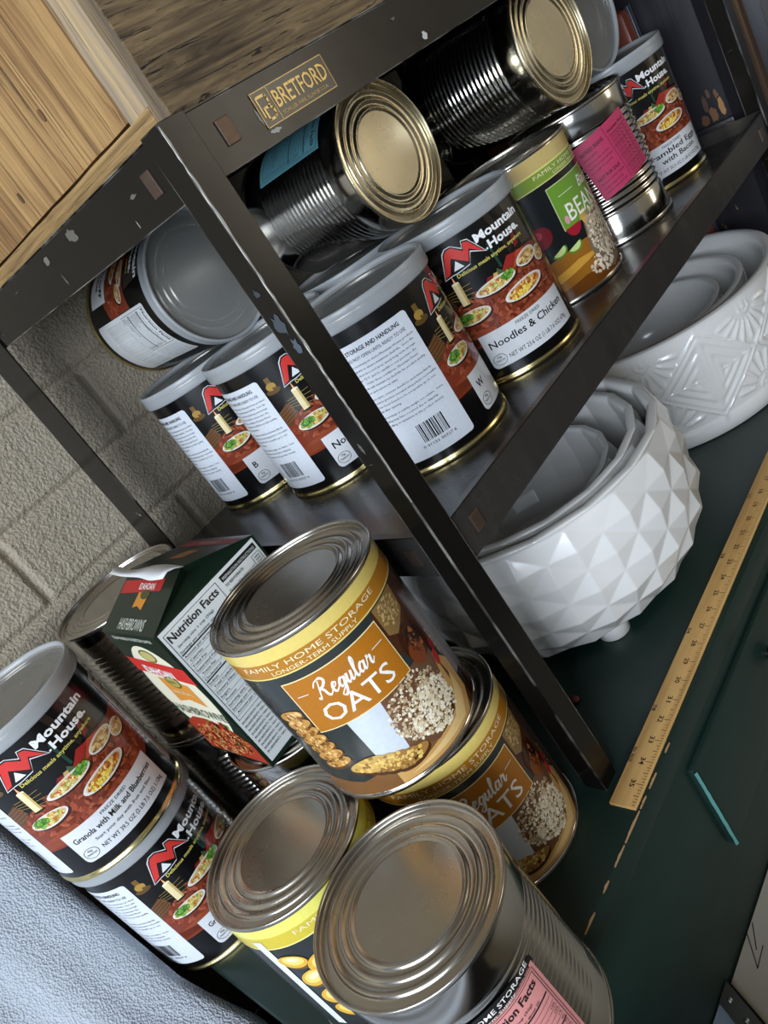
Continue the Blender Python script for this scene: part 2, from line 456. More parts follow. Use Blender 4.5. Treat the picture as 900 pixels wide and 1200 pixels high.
def mountain_art():
    A = Art()
    A.rect(-255, 238, 6, 176, '0d0c0c', 0)
    # dim dinner scene and red table cloth
    A.poly([(-24, 98), (-24, 52), (120, 52), (141, 60), (141, 122), (118, 118), (92, 122), (74, 116), (50, 110), (28, 104), (5, 102)], '7a3420', 1)
    A.poly([(-24, 60), (8, 66), (40, 62), (76, 66), (118, 62), (118, 58), (-24, 50)], '8e4228', 2)
    A.poly([(-24, 48), (0, 48), (0, 58), (-24, 62)], '7c3018', 2)
    for k, (a, b, c) in enumerate((((30, 104), (52, 114), '7e1f1c'), ((56, 112), (84, 122), '9c2a24'), ((70, 108), (96, 120), 'b5452c'))):
        A.poly([a, ((a[0] + b[0]) / 2, a[1] + 1), b, ((a[0] + b[0]) / 2, b[1] + 3)], c, 2)
    A.poly([(48, 108), (54, 120), (60, 112), (57, 107)], '4a5a34', 2)
    A.poly([(44, 106), (48, 117), (53, 116), (49, 106)], 'c8a060', 3)
    A.poly([(66, 170), (74, 170), (82, 128), (76, 124)], '2a211c', 1); A.poly([(92, 172), (110, 172), (118, 122), (96, 124)], '3b352e', 1)
    A.poly([(84, 126), (92, 128), (92, 146), (86, 140)], '6e1c20', 2)
    A.poly([(56, 150), (59, 150), (61, 118), (58, 118)], '1e4032', 2)
    A.ell(-12, 146, 6, 5, 'a8843e', 2); A.rect(-15, -9, 150, 158, '6e5428', 2); A.ell(-12, 140, 9, 4, '5c4420', 2)
    A.poly([(-24, 112), (-8, 120), (-2, 104), (-16, 92), (-24, 94)], '5a3a22', 2)
    for j in range(5): A.line([(-22, 96 + 4 * j), (-4, 102 + 4 * j)], .5, '8a6238', 3)
    for j in range(4): A.line([(-6, 112 + 3 * j), (22, 104 + 6 * j)], .5, 'a08a4a', 3)
    A.rect(4, 12.5, 101, 129, 'ead9a8', 4); A.rect(10, 12.5, 101, 129, 'c2a868', 5); A.ell(8.2, 129, 4.2, 1.6, 'fff3d0', 5)
    A.poly([(7, 130), (8.2, 139), (9.6, 130)], 'ffb070', 5); A.ell(8, 100, 7, 2, '2a1c14', 3)
    A.text('Dinner is served', 100, 72, 1.8, 'd8b090', 12, 3)
    food_plate(A, 8, 85, 21, 8.5, .02, 'pasta', 11); A.ell(0, 87, 9, 5, '4d7a2c', 8); A.grains(0, 87, 9, 5, 34, ['5f9a34', '3f7424', '86b84c', '2f5c1c'], 1.4, 9, 0, 2)
    food_plate(A, 46, 105, 25, 7.6, 0, 'pasta', 5); A.ell(61, 107, 8, 4.4, '4d7a2c', 8); A.grains(61, 107, 8, 4.4, 34, ['5f9a34', '3f7424', '86b84c'], 1.3, 9, 0, 3)
    food_plate(A, 74, 83, 28, 9.4, .03, 'rice', 6); A.grains(66, 80, 14, 5, 40, ['f0d040', 'e6bc30', 'f6e070'], 1.4, 9, 0, 9)
    food_plate(A, 94, 110, 18, 8.5, .05, 'stew', 7); food_plate(A, 118, 102, 12, 9, .1, 'stew', 8)
    A.grains(60, 84, 82, 26, 260, ['6e2c18', '8a3c24', '9c4a2e', '5e2414', 'a4563a'], 2.2, 2, 0, 77, 2.2)
    A.items = [it for it in A.items]
    # red M mark
    M_ = [(2, 140), (8, 140), (15, 158), (29, 146), (34, 158), (50, 148), (50, 150), (38, 166), (33, 166), (29, 158), (20, 168), (15, 168)]
    M_ = [(2, 139), (9, 141), (17, 157), (32, 144), (38, 156), (51, 145), (40, 164), (35, 166), (32, 157), (22, 167), (16, 167), (12, 163)]
    A.poly([(0, 136.5), (10, 138), (18, 138), (32, 140), (38, 152), (54, 142.5), (41, 166.5), (34, 168.5), (32, 161), (22, 169.5), (15, 169.5), (10, 165)], 'd8dadc', 3)
    A.poly([(1, 137.5), (10, 139), (18, 139), (32.3, 141), (38, 153.6), (52.5, 144), (40.5, 165.5), (34.5, 167.5), (32, 159.5), (22, 168.6), (15.5, 168.6), (11, 164)], '101010', 4)
    A.poly(M_, 'cf3a35', 5); A.poly([(14, 142), (26, 142), (20, 152)], 'e6e6e8', 5)
    A.ell(55, 144.5, 1.2, 1.2, W, 5)
    A.text('Mountain', 47, 156.5, 9.8, 'f2f2f2', 66, 4, .035); A.text('House.', 58, 142.5, 9.8, 'f2f2f2', 46, 4, .035)
    A.text('Delicious meals anytime, anywhere', 14, 133, 4.6, 'dccf6a', 88, 4, .012)
    # storage and handling panel
    A.rrect(-104, -23, 15, 161, 4, 'd5dae2', 3)
    A.text('STORAGE AND HANDLING', -95, 150.5, 4.6, DK, 60, 5, .02)
    A.text('DO NOT OPEN UNTIL READY TO USE', -98, 142.5, 3.8, S('2c2c2e'), 66, 5)
    v = 136.0
    for t, w in zip(LINES, WID):
        if t: A.text(t, -100, v, 2.6, S('3c3d40'), w, 5, 0, 0, 'L', 0, 1)
        v -= 5.4 if t else 2.6
    barcode(A, -74, 31, 30, 20, 3, 5); A.text('0 41133 30327 6', -78, 25.5, 3, K, 38, 5)
    # nutrition panel
    A.rrect(142, 232, 16, 156, 4, 'd9dbdb', 3)
    nutrition(A, 146, 86, 200, 152, DK, 5, 5.2, 4.4)
    for k in range(14): A.text('wheat flour, salt, soy, milk, corn, rice, onion', 203, 149 - k * 4.2, 1.7, S('505050'), 26, 5, 0, 0, 'L', 0, 1)
    for k in range(10): A.text('INGREDIENTS: cooked, freeze dried, salt, spices, milk', 148, 80 - k * 4.6, 2, S('505050'), 80, 5, 0, 0, 'L', 0, 1)
    # name panel
    A.rrect(0, 118, 17.5, 59.5, 6, 'd4d6d9', 3, 'd')
    A.ring(11, 27, 8, 6.2, .5, DK, 5); A.text('0g', 8.6, 29, 2.6, DK, 5, 5); A.text('TRANS FAT', 5, 25, 2.2, DK, 12, 5)
    A.items = [([(x, y if y < 60 else (60 + (y - 60) * .91 if y < 170 else y)) for x, y in vs], fs, c, l) for vs, fs, c, l in A.items]
    return A
MOUNT = mountain_art()
def name_art(lines, net, sub=None):
    A = Art()
    A.text('FREEZE DRIED', 44, 53, 3.6, DK, 33, 5)
    if sub:
        A.text(lines[0], 6, 43.5, 6.6, DK, 106, 5, .012); A.text(sub, 24, 35, 3.6, DK, 78, 5); A.text(net, 24, 24, 5, DK, 88, 5)
    elif len(lines) == 1:
        A.text(lines[0], 7, 41, 8.4, DK, None if len(lines[0]) < 4 else 104, 5, .012)
        if net: A.text(net, 22, 24, 5, DK, 84, 5)
    else:
        A.text(lines[0], 10, 43.5, 7.4, DK, 100, 5, .012); A.text(lines[1], 36, 33, 7.4, DK, 62, 5, .012)
        if net: A.text(net, 22, 22.5, 4.6, DK, 84, 5)
    return A

def make_plastic_lid(parent, z):
    p = [(.0772, z - .0100), (.0798, z - .0100), (.0806, z - .0065), (.0804, z + .0005), (.0806, z + .0018), (.0805, z + .0062), (.0797, z + .0082), (.0776, z + .0078), (.0764, z + .0062), (.0754, z + .0028), (.0740, z + .0016), (.060, z + .0012), (.03, z + .0010), (0, z + .0010)]
    q = smoothpts(p, 2)
    return obj('plastic_lid', lathe(q, 96, [1 if (a[0] + b[0]) / 2 < .0757 else 0 for a, b in zip(q[:-1], q[1:])]), [PLASTIC, PLASTIC_C], parent, True, 60)
def metal_ring(parent, z0, z1):
    pr = [(.0766, z0 + .0002), (.0782, z0 + .0006), (.0786, z0 + .0022), (.0783, z0 + .0038), (.0772, z0 + .0050), (.0771, z1)]
    return obj('gold_rim', lathe(pr, 96), GOLD, parent, True, 60)
def make_mh(label, loc, phase, name_lines, net, sub=None, rot=None, group='freeze-dried meal cans'):
    t = thing('food_can', label, 'can', loc, (0, 0, 0), group)
    body(t)
    tin_end(t, .178); metal_ring(t, 0, .0068)
    make_plastic_lid(t, .1765)
    lb = MOUNT.build('printed_label', PRINT, t, cylmap(R0, 0))
    if name_lines: name_art(name_lines, net, sub).build('product_name', PRINT, lb, cylmap(R0, 0))
    t.rotation_euler = rot or (0, 0, math.radians(phase))
    return t
MHPROTO = None
def mh(label, loc, phase, lines, net=None, sub=None, rot=None, grp='meal cans under clear plastic lids'):
    global MHPROTO
    if MHPROTO is None:
        MHPROTO = make_mh(label, loc, phase, lines, net, sub, rot, grp); return MHPROTO
    t = copy_tree(MHPROTO, label, loc, rot or (0, 0, math.radians(phase)), grp, skip=('product_name',))
    lb = [c for c in t.children if c.name.startswith('printed_label')][0]
    if lines: name_art(lines, net, sub).build('product_name', PRINT, lb, cylmap(R0, 0))
    return t

ZS = .3076          # middle shelf surface
CANH = .184
mh('black granola with milk and blueberries can, upper one of the far left stack', (-.2615, .3965, CANH), -135.7, ['Granola with Milk and Blueberries'], 'NET WT 39.5 OZ (2 LB 7.5 OZ) 1.12kg', 'Start your day with fruit and fiber')
mh('black granola can on the green cabinet directly under the other granola can', (-.2580, .4080, 0), -117.4, ['Granola with Milk and Blueberries'], 'NET WT 39.5 OZ (2 LB 7.5 OZ) 1.12kg', 'Start your day with fruit and fiber')
mh('black meal can in the left back shelf corner, nearest the block wall', (.184, .4722, ZS), -135.0, ['B'])
mh('black meal can between the back corner can and the front left shelf post', (.189, .310, ZS), -134.0, ['Noodles & Chicken'])
mh('black can right of the front post, white STORAGE AND HANDLING panel facing out', (.197, .149, ZS), -91.0, ['W'])
mh('black meal can lettered Noodles & Chicken in the front row of the middle shelf', (.3585, .139, ZS), -162.4, ['Noodles & Chicken'], 'NET WT 23.6 OZ (1 LB 7.6 OZ) 670g')
mh('black meal can lettered Scrambled Eggs with Bacon at the right end of the middle shelf', (.8330, .152, ZS), -164.5, ['Scrambled Eggs', 'with Bacon'], 'NET WT 20.3 OZ (1 LB 4.3 OZ) 576g')
mh('second-row meal can behind the Noodles & Chicken can, mostly its lid showing', (.353, .301, ZS), 200, None)
LAY = Matrix.Rotation(PI / 2, 4, 'X')
def lay_rot(phase): return (LAY @ Matrix.Rotation(math.radians(phase), 4, 'Z')).to_euler()
mh('black meal can lying on its side at the left shelf end, plastic lid facing out', (.2186, .5550, .5705), 0, ['Stroganoff', 'with Noodles'], None, None, lay_rot(63.4))
mh('meal can lying on its side, grey plastic lid peeking out right of the lying tins', (.776, .300, .5705), 0, None, None, None, lay_rot(20))

# ---- plain and paper-labelled tins
def tin(label, loc, ribs=(.034, .145), rot=(0, 0, 0), end=TIN_END, period=.0068, bottom_end=None, amp=.0015, grp=None):
    t = thing('tin_can', label, 'can', loc, rot, grp or 'large tin cans')
    body(t, .178, ribs, TIN, amp, period); tin_end(t, .178, end)
    tin_end(t, 0.0004, bottom_end or TIN_END, -1, 'can_base')
    return t
TP = tin('bare ribbed tin can, upper one of the wall stack behind the granola cans', (-.0955, .432, .1785), rot=(0, 0, .4))
copy_tree(TP, 'bare ribbed tin can, lower one of the wall stack beside the granola cans', (-.0955, .431, 0), (0, 0, 1.4))
copy_tree(TP, 'bare tin can on the green cabinet that the hash browns carton stands on', (-.0911, .2690, 0), (0, 0, 2.2))
copy_tree(TP, 'dark tin can in the second row of the shelf behind the beans can', (.522, .330, ZS), (0, 0, 2.9))

t = tin('front-most silver tin can with a pink nutrition label, standing on the cabinet corner', (-.2140, -.0180, 0), (.034, .146))
A = Art()
A.rect(0, 95, 18, 126, 'd98f8c', 1); A.line([(3, 21), (92, 21), (92, 123), (3, 123), (3, 21)], .5, DK, 2)
A.poly([(-2, 124)] + [(-2 + 99 * k / 20, 130 + 6.5 * math.sin(PI * (k / 20))) for k in range(21)] + [(97, 124)], '121212', 1)
A.text('FAMILY HOME STORAGE', 7, 128.6, 4.4, 'e8e2da', 84, 3, .01); A.text('Longer-Term Supply', 20, 124.6, 2.6, 'e8e2da', 52, 3)
nutrition(A, 30, 24, 90, 121, DK, 3, 7.4, 5.2)
A.text('POTATO PEARLS', 4, 112, 4, DK, 23, 3)
for k in range(12): A.text('not for resale', 5, 104 - 6 * k, 2.4, DK, 20, 3)
A.build('paper_label', PAPER, t, cylmap(R0, -82 - 95 / 78.5 * 57.3))

t = tin('silver ribbed tin with a tilted magenta refried beans label on the shelf', (.6745, .145, ZS), (.038, .148), period=.0082, amp=.0022)
A = Art(); PK = S('b4305a'); rt = .17
def rr(u, v): return (u * math.cos(rt) - (v - 60) * math.sin(rt), 60 + u * math.sin(rt) + (v - 60) * math.cos(rt))
A.poly([rr(0, 60), rr(83, 60), rr(83, 137), rr(0, 137)], PK, 1)
for (s_, u, v, h, w) in (('REFRIED BEANS', 5, 122, 5, 34), ('INGREDIENTS', 5, 115, 2.6, 20), ('refried beans, sugar, salt, onion', 5, 109, 2.4, 34), ('vegetable oil, dehydrated beans', 5, 103, 2.4, 36), ('net weight five pounds', 5, 97, 2.4, 32), ('NOT FOR SALE', 6, 84, 4.6, 34), ('deseret welfare supply', 6, 78, 2.6, 36), ('TO RECONSTITUTE', 6, 71, 2.6, 30), ('add hot water and stir', 6, 66, 2.4, 34), ('Nutrition Facts', 48, 124, 3.6, 30)):
    p_ = rr(u, v); A.text(s_, p_[0], p_[1], h, S('3a0a1c'), w, 3, .02 if h > 3 else 0, 0, 'L', rt)
for k in range(12):
    A.line([rr(47, 120 - 5 * k), rr(80, 120 - 5 * k)], .8 if k % 3 == 0 else .4, '3a0a1c', 3); p_ = rr(48, 116.4 - 5 * k); A.text('total fat 0g  0%', p_[0], p_[1], 2.2, S('3a0a1c'), 28, 3, 0, 0, 'L', rt)
A.line([rr(44.5, 62), rr(44.5, 135)], .5, '3a0a1c', 3)
A.build('paper_label', PAPER, t, cylmap(R0, -148, .00012))

t = tin('tin can with a teal nutrition label lying on its side, stepped end facing out', (.3625, .3432, .5695), (.034, .150), lay_rot(0), GOLD_END)
t.rotation_euler = (Matrix.Rotation(.03, 4, 'Z') @ LAY).to_euler()
A = Art(); TL = S('86d0e0')
A.rect(0, 100, 38, 148, TL, 1); A.line([(2, 40), (98, 40), (98, 146), (2, 146), (2, 40)], .5, S('123038'), 2)
nutrition(A, 40, 44, 96, 144, S('123038'), 3, 7, 4.6)
for k in range(20): A.text('ingredients potato flakes, salt', 5, 138 - 4.8 * k, 2.3, S('123038'), 32, 3, 0, 0, 'L', 0, 1)
A.build('paper_label', PAPER, t, cylmap(R0, 145 - 100 / 78.5 * 57.3))
t = tin('unlabelled tin can lying on its side, right of the teal-labelled lying tin', (.612, .258, .5695), (.030, .150), lay_rot(40), GOLD_END)

# ---- colour-labelled family storage cans
def storage(label, loc, phase, art, grp='family home storage cans'):
    t = thing('storage_can', label, 'can', loc, (0, 0, math.radians(phase)), grp)
    body(t); tin_end(t, .178); tin_end(t, .0004, TIN_END, -1, 'can_base')
    art.build('printed_label', PRINT, t, cylmap(R0, 0))
    return t
def band(A, light, main, gold, u_text, ulen=134, small=82, base='2f3433'):
    A.rect(-270, 223, 5, 173, base, 0)
    A.rect(-270, 223, 155, 173.5, light, 1); A.rect(-270, 223, 141, 155, main, 1); A.rect(-270, 223, 140.2, 141.4, gold, 2)
    A.text('FAMILY HOME STORAGE', u_text, 148.4, 4.6, 'efe2b4', ulen, 3); A.text('LONGER-TERM SUPPLY', u_text + 26, 142.8, 3.6, 'efe2b4', small, 3)
SCRIPT = [[(.1, .1), (.3, 0), (.55, .9), (.85, 2.0)], [(.1, 1.5), (.5, 2.05), (1.2, 2.2), (1.5, 1.75), (1.1, 1.2), (.65, 1.05), (1.0, .8), (1.25, .1), (1.55, -.05), (1.9, .35)],
    [(1.9, .4), (2.35, .6), (2.5, .95), (2.2, 1.0), (1.97, .5), (2.1, .03), (2.4, .03), (2.8, .5)], [(3.45, .85), (3.15, 1.0), (2.85, .55), (2.95, .1), (3.25, .2), (3.52, .95), (3.3, -.4), (2.95, -.95), (2.6, -.75), (3.0, -.3), (3.7, .35)],
    [(3.7, .35), (3.9, 1.0), (3.78, .25), (3.95, 0), (4.25, .4), (4.45, 1.0), (4.33, .2), (4.5, 0), (4.8, .4)], [(4.8, .4), (5.25, 1.6), (5.22, 2.15), (5.02, 1.9), (4.92, .5), (5.02, .03), (5.2, .03), (5.45, .35)],
    [(6.1, .85), (5.8, 1.0), (5.5, .5), (5.6, .03), (5.9, .15), (6.18, .95), (6.08, .2), (6.22, 0), (6.5, .35)], [(6.5, .35), (6.72, 1.08), (6.8, .85), (7.08, .88), (7.0, .25), (7.15, 0), (7.5, .4)]]
def script(A, u, v, w, col, layer):
    k = w / 7.5
    for st in SCRIPT:
        p = smoothpts([(u + (x + .12 * y) * k, v + y * k * 1.05) for x, y in st], 4)
        for i_, (a, b) in enumerate(zip(p[:-1], p[1:])):
            up = (b[1] - a[1]) > 0; A.line([a, b], (.85 if up else 1.75) * k / 6, col, layer)
SCR = script
def square(A, word, script, main, line, wcol='f2ede0'):
    A.rect(-1, 92, 80, 133, line, 3); A.rect(0, 91, 81, 132, main, 4)
    for k in range(30): A.rect(0.4, 90.6, 81.4 + k * 1.7, 81.7 + k * 1.7, tuple(c * .82 for c in main[:3]) + (1,), 5)
    if script:
        SCR(A, 20, 110, 54, wcol, 6); A.line([(5, 118), (15, 118)], .6, wcol, 6); A.line([(76, 118), (87, 118)], .6, wcol, 6)
        A.text(word, 14, 87, 17, wcol, 66, 6, .004)
    else:
        A.line([(10, 118), (34, 118)], .6, wcol, 6); A.text(word, 12, 86, 21, wcol, 74, 6, .004)
def stretch(A):
    A.items = [([(x, min(173.5, y * 1.045)) for x, y in vs], fs, c, l) for vs, fs, c, l in A.items]; return A
def oats_art():
    A = Art(); band(A, 'dcc46c', 'b0761f', 'e6cf7c', -26)
    A.poly([(-60, 5), (160, 5), (160, 30), (120, 34), (80, 26), (40, 30), (0, 20), (-60, 30)], '7c5532', 1)
    A.poly([(30, 6), (118, 6), (132, 20), (134, 52), (120, 70), (112, 40), (96, 22), (60, 16), (30, 18)], 'c79a5c', 2)
    A.poly([(40, 10), (110, 9), (124, 24), (126, 46), (118, 34), (100, 18), (60, 13)], 'e0bd80', 3)
    A.poly([(92, 138), (150, 138), (170, 60), (150, 6), (124, 6), (132, 30), (134, 60), (120, 80), (100, 84), (92, 100)], '4a2818', 1)
    A.poly([(95, 139), (128, 139), (124, 118), (104, 108), (95, 114)], '8a6c40', 2); A.grains(110, 127, 14, 11, 160, ['b0905a', 'c9ac74', '8a6a3c'], 1.1, 3, 0, 4)
    A.poly([(26, 34), (56, 30), (56, 82), (24, 82)], 'c9d0d8', 2)
    A.poly([(52, 30), (56, 82), (120, 82), (124, 44), (104, 22), (76, 18)], '6b4a34', 2)
    A.grains(82, 52, 32, 28, 620, ['c8b08c', 'e0d0b0', '9c7c5c', 'b49a74', 'f0e6cc', '7a5a44'], 1.15, 4, -.3, 5, 1.4)
    A.grains(90, 42, 26, 22, 420, ['efe4c8', 'e0d0b0', 'f8f2e0', 'cdb68e'], 1.2, 5, -.3, 6, 1.4)
    A.ell(112, 92, 14, 18, '3c1a0c', 5, .3); A.ell(108, 84, 9, 11, '7c3c14', 6, .3); A.ell(114, 96, 8, 9, '1e0c08', 6); A.grains(112, 92, 9, 12, 26, ['5a2810', 'a05a2a', '2a120a'], 1.8, 7, 0, 8)
    A.ell(122, 64, 4, 7, 'b03030', 6, -.2); A.ell(127, 74, 3.4, 6, '8c2020', 6)
    for k in range(7):
        u, v = -18 + 1.5 * k, 98 - 9 * k
        A.ell(u, v, 15, 5.5, '5f3d1e', 4 + k % 2, .2); A.ell(u, v + 2.4, 14.5, 5.2, 'c08c48', 5 + k % 2, .2); A.grains(u, v + 2.5, 12, 4, 16, ['dcb068', '8a5a28', 'e6c07c'], 1.6, 7, .2, k)
    for k in range(5):
        u, v = 14 + 9 * k, 34 - 3.4 * k
        A.ell(u, v, 17, 6.5, '4c2e16', 5 + k % 2, .1); A.ell(u, v + 3, 16.5, 6, 'c8a052' if k < 2 else 'a0743c', 6 + k % 2, .1); A.grains(u, v + 3, 14, 5, 22, ['e6c470', '8f6430', 'dcb45e'], 1.5, 8, .1, k + 20)
    A.text('NET WT 3 LB 7 OZ', 133, 60, 2.4, 'd8c8a0', 26, 4, 0, 0, 'L', PI / 2)
    square(A, 'OATS', 'Regular', S('b4711e'), 'ecd9a0')
    return stretch(A)
OATS = oats_art()
oc = storage('upper regular oats can with an orange band, stacked on the other oats can', (-.0815, .0925, .1785), -157.5, OATS)
copy_tree(oc, 'lower regular oats can on the green cabinet, partly hidden by the upper one', (-.064, .0876, 0), (0, 0, math.radians(-150.5)))
A = Art(); band(A, 'e0d880', '7f9a3a', 'd8cf8a', -8, 120, 70, '14181a')
A.rect(-270, 223, 157, 173.5, 'c9b070', 2)
A.poly([(-80, 5), (120, 5), (120, 40), (60, 58), (10, 60), (-80, 52)], '9a6420', 1); A.poly([(-80, 30), (0, 44), (40, 40), (0, 34), (-80, 20)], 'd09a3c', 2)
A.poly([(-60, 5), (90, 5), (90, 14), (0, 22), (-60, 14)], '6a3c14', 2)
A.ell(-30, 88, 14, 13, '7c1420', 3); A.ell(-33, 92, 6, 5, 'b84050', 4); A.ell(12, 84, 12, 15, 'a01c30', 3); A.ell(8, 90, 3.5, 5, 'e0a0a8', 4)
A.poly([(24, 84), (34, 60), (42, 70), (36, 92)], 'd8a860', 4)
for (u, v, r) in ((-18, 64, .5), (2, 60, .35)):
    A.poly([(u + 11 * math.cos(a) * 1.0, v + 8 * math.sin(a)) for a in [PI + r + PI * k / 12 for k in range(13)]], '5f8a2c', 4)
    A.poly([(u + 9 * math.cos(a), v + .6 + 6.4 * math.sin(a)) for a in [PI + r + PI * k / 12 for k in range(13)]], 'c8dc8c', 5)
A.poly([(30, 92), (92, 92), (92, 20), (46, 8), (30, 18), (20, 44)], '7c6a54', 3)
A.grains(60, 56, 34, 34, 420, ['d8c8b0', 'b8a690', 'efe4d2', '9a8872', 'c8b69c'], 1.9, 5, 0, 5, 1.35); A.grains(30, 24, 22, 12, 60, ['e8dcc8', 'cfc0a8'], 1.9, 5, 0, 15, 1.35)
square(A, 'BEANS', None, S('6f9a34'), 'c9cf9a')
A.text('Black', 46, 112, 13, 'f2ede0', 34, 7, .006, .28)
storage('beans can with a green square, right of the Noodles & Chicken can', (.5170, .152, ZS), -123, A)
A = Art(); band(A, 'e6de6c', 'cdb83c', 'f0ea9c', 42, 130, 78, '2c3032')
A.rect(0, 9, 30, 151, 'e2e6ea', 4)
for k, (u, v, a, b, r) in enumerate(((20, 122, 13, 8, -.2), (44, 112, 16, 11, .3), (24, 98, 14, 9, .5), (50, 88, 15, 10, -.3), (30, 72, 17, 11, .2), (54, 60, 15, 10, .6), (28, 50, 14, 9, -.4), (52, 34, 17, 10, .1), (80, 100, 15, 10, .2), (82, 66, 14, 11, .5))):
    A.ell(u + 1.5, v - 2.5, a, b, '6e4a10', 5, r); A.ell(u, v, a, b, 'd9a93a', 6, r); A.ell(u + 1, v + 1.5, a * .75, b * .7, 'f0d070', 7, r); A.ell(u + 2, v + 3, a * .4, b * .32, 'fff2b8', 8, r)
stretch(A)
storage('can with a yellow label band, left of and behind the front-most pink-labelled tin', (-.2155, .1410, 0), -164, A)

# ------------------------------------------------------------------ hash browns carton
def carton():
    x0, x1, y0, y1, z0, z1, zr = -.157, -.0195, .2185, .3400, .1790, .3610, .3880
    xm = (x0 + x1) / 2 - .006
    t = thing('hash_browns_carton', 'dark green hash browns carton with a torn white flap, behind the upper oats can', 'carton', (x0, y0, z0))
    M = Matrix.Translation((-x0, -y0, -z0))
    CG = simple('carton_green', S('16261c'), .3, 0, .12, 40)
    bm = bmesh.new()
    V = [bm.verts.new(p) for p in ((x0, y0, z0), (x1, y0, z0), (x1, y1, z0), (x0, y1, z0), (x0, y0, z1), (x1, y0, z1), (x1, y1, z1), (x0, y1, z1))]
    for f in ((0, 3, 2, 1), (0, 1, 5, 4), (1, 2, 6, 5), (2, 3, 7, 6), (3, 0, 4, 7)): bm.faces.new([V[i] for i in f])
    bmesh.ops.transform(bm, matrix=M, verts=bm.verts)
    obj('carton_body', bm, CG, t)
    # gabled top: two sloping panels and folded-in gussets
    bm = bmesh.new()
    a = [bm.verts.new(p) for p in ((x0, y0, z1), (x0, y1, z1), (xm, y1 - .004, zr), (xm, y0 + .004, zr), (x1, y0, z1), (x1, y1, z1))]
    g0 = bm.verts.new((xm + .008, y0 + .022, z1 + .012)); g1 = bm.verts.new((xm + .008, y1 - .022, z1 + .012))
    bm.faces.new((a[0], a[3], a[2], a[1])); bm.faces.new((a[3], a[4], a[5], a[2]))
    bm.faces.new((a[0], a[4], g0)); bm.faces.new((a[4], a[3], g0)); bm.faces.new((a[3], a[0], g0))
    bm.faces.new((a[1], g1, a[5])); bm.faces.new((a[5], g1, a[2])); bm.faces.new((a[2], g1, a[1]))
    bmesh.ops.transform(bm, matrix=M, verts=bm.verts)
    top = obj('gable_top', bm, CG, t)
    # torn strip curling up along the ridge
    bm = bmesh.new(); rows = []
    n = 14
    for j in range(n + 1):
        f = j / n; y = y0 + .002 + (y1 - y0 + .008) * f
        w = .022 * (1 - .25 * f) * (1 + .1 * math.sin(9 * f)) if f < .93 else .010
        rows.append([bm.verts.new((xm + .001 - w * s, y, zr - .001 + .006 * math.sin(s * 2.1) + .003 * math.sin(5 * f + 2 * s) - .002 * s + .006 * f * s)) for s in (0, .33, .66, 1)])
    for r_, q in zip(rows[:-1], rows[1:]):
        for k in range(3): bm.faces.new((r_[k], r_[k + 1], q[k + 1], q[k]))
    bmesh.ops.transform(bm, matrix=M, verts=bm.verts)
    fl = obj('torn_flap', bm, CARDW, t, True); fl['label'] = 'torn white inner card'
    so = fl.modifiers.new('s', 'SOLIDIFY'); so.thickness = .0009
    # print: nutrition face (-Y)
    w = (x1 - x0) * 1000; h = (z1 - z0) * 1000
    A = Art(); PW = 'd6dad8'
    A.rect(3, w - 3, 5, h - 1.5, PW, 0); A.line([(3, 5), (w - 3, 5)], .6, K, 2)
    nutrition(A, 6, 62, 76, h - 6, DK, 2, 8.4, 6.0)
    for k in range(9): A.text('INGREDIENTS: Idaho potatoes, salt, dextrose, preserved', 6, 56 - k * 5.2, 2.6, DK, 74, 2, 0, 0, 'L', 0, 1)
    A.rect(82, 132, h - 12, h - 5, K, 2); A.text('PREPARATION INSTRUCTIONS', 84, h - 10.6, 3.2, PW, 46, 4)
    A.text('TO REHYDRATE:', 82, h - 18, 3, DK, 26, 2, .01)
    for k in range(9): A.text('Fill carton to fill line with hot tap water', 82, h - 24 - k * 5, 2.4, DK, 38, 2, 0, 0, 'L', 0, 1)
    A.line([(121, h - 32), (132, h - 32), (132, h - 15), (121, h - 15), (121, h - 32)], .5, DK, 2)
    for k in range(5): A.text('400F', 123, h - 19 - k * 3, 2, DK, 7, 4)
    for k in range(14): A.text('refold top and let stand until the water is absorbed', 82, 84 - k * 5, 2.2, DK, 44, 2, 0, 0, 'L', 0, 1)
    A.build('nutrition_panel', PAPER, t, planemap((0, 0, 0), (1, 0, 0), (0, 0, 1)), 0)
    # front (-X): u runs toward -Y
    d = (y1 - y0) * 1000; A = Art()
    A.text('STEAM RINSED FOR BETTER FLAVOR', 16, h - 9, 4.2, 'd8d8cc', d - 32, 2)
    A.ell(d / 2, 96, d * .47, 70, 'dcd6bc', 1, 0, 40)
    A.poly([(2, 126), (d - 1, 118), (d - 1, 140), (2, 146)], 'c22a24', 2)
    A.ell(d * .52, 152, 17, 9, '6a6a34', 2); A.ell(d * .52, 152, 14, 7, 'b8a868', 3)
    A.text('IDAHOAN', d * .2, 126, 11, 'f4f4f0', 60, 4, .02, 0, 'L', -.07)
    A.poly([(d * .30, 120), (d * .78, 114), (d * .80, 84), (d * .55, 90), (d * .32, 84)], 'd08a34', 2)
    A.ell(d * .55, 116, 15, 9, '5c5c2c', 3); A.ell(d * .55, 116, 12, 7, 'a89a50', 4); A.text('REAL', d * .47, 114, 4, '2a2a14', 16, 5)
    A.text('ORIGINAL', d * .36, 98, 5, 'f0e0b0', 44, 4)
    A.text('HASHBROWNS', 8, 64, 13, '3e5040', d - 14, 3, .01)
    A.poly([(4, 46), (30, 58), (60, 60), (95, 54), (d - 2, 34), (d - 2, 4), (4, 4)], 'a03018', 2)
    A.grains(60, 28, 54, 22, 520, ['e07838', 'f0a058', 'c84a20', 'f6c888', 'a03414', 'e8905a'], 1.1, 4, .1, 6, 3.2)
    A.grains(80, 54, 26, 6, 26, ['6a9a3a', 'c02820', '8a1a14'], 2.6, 5, 0, 9)
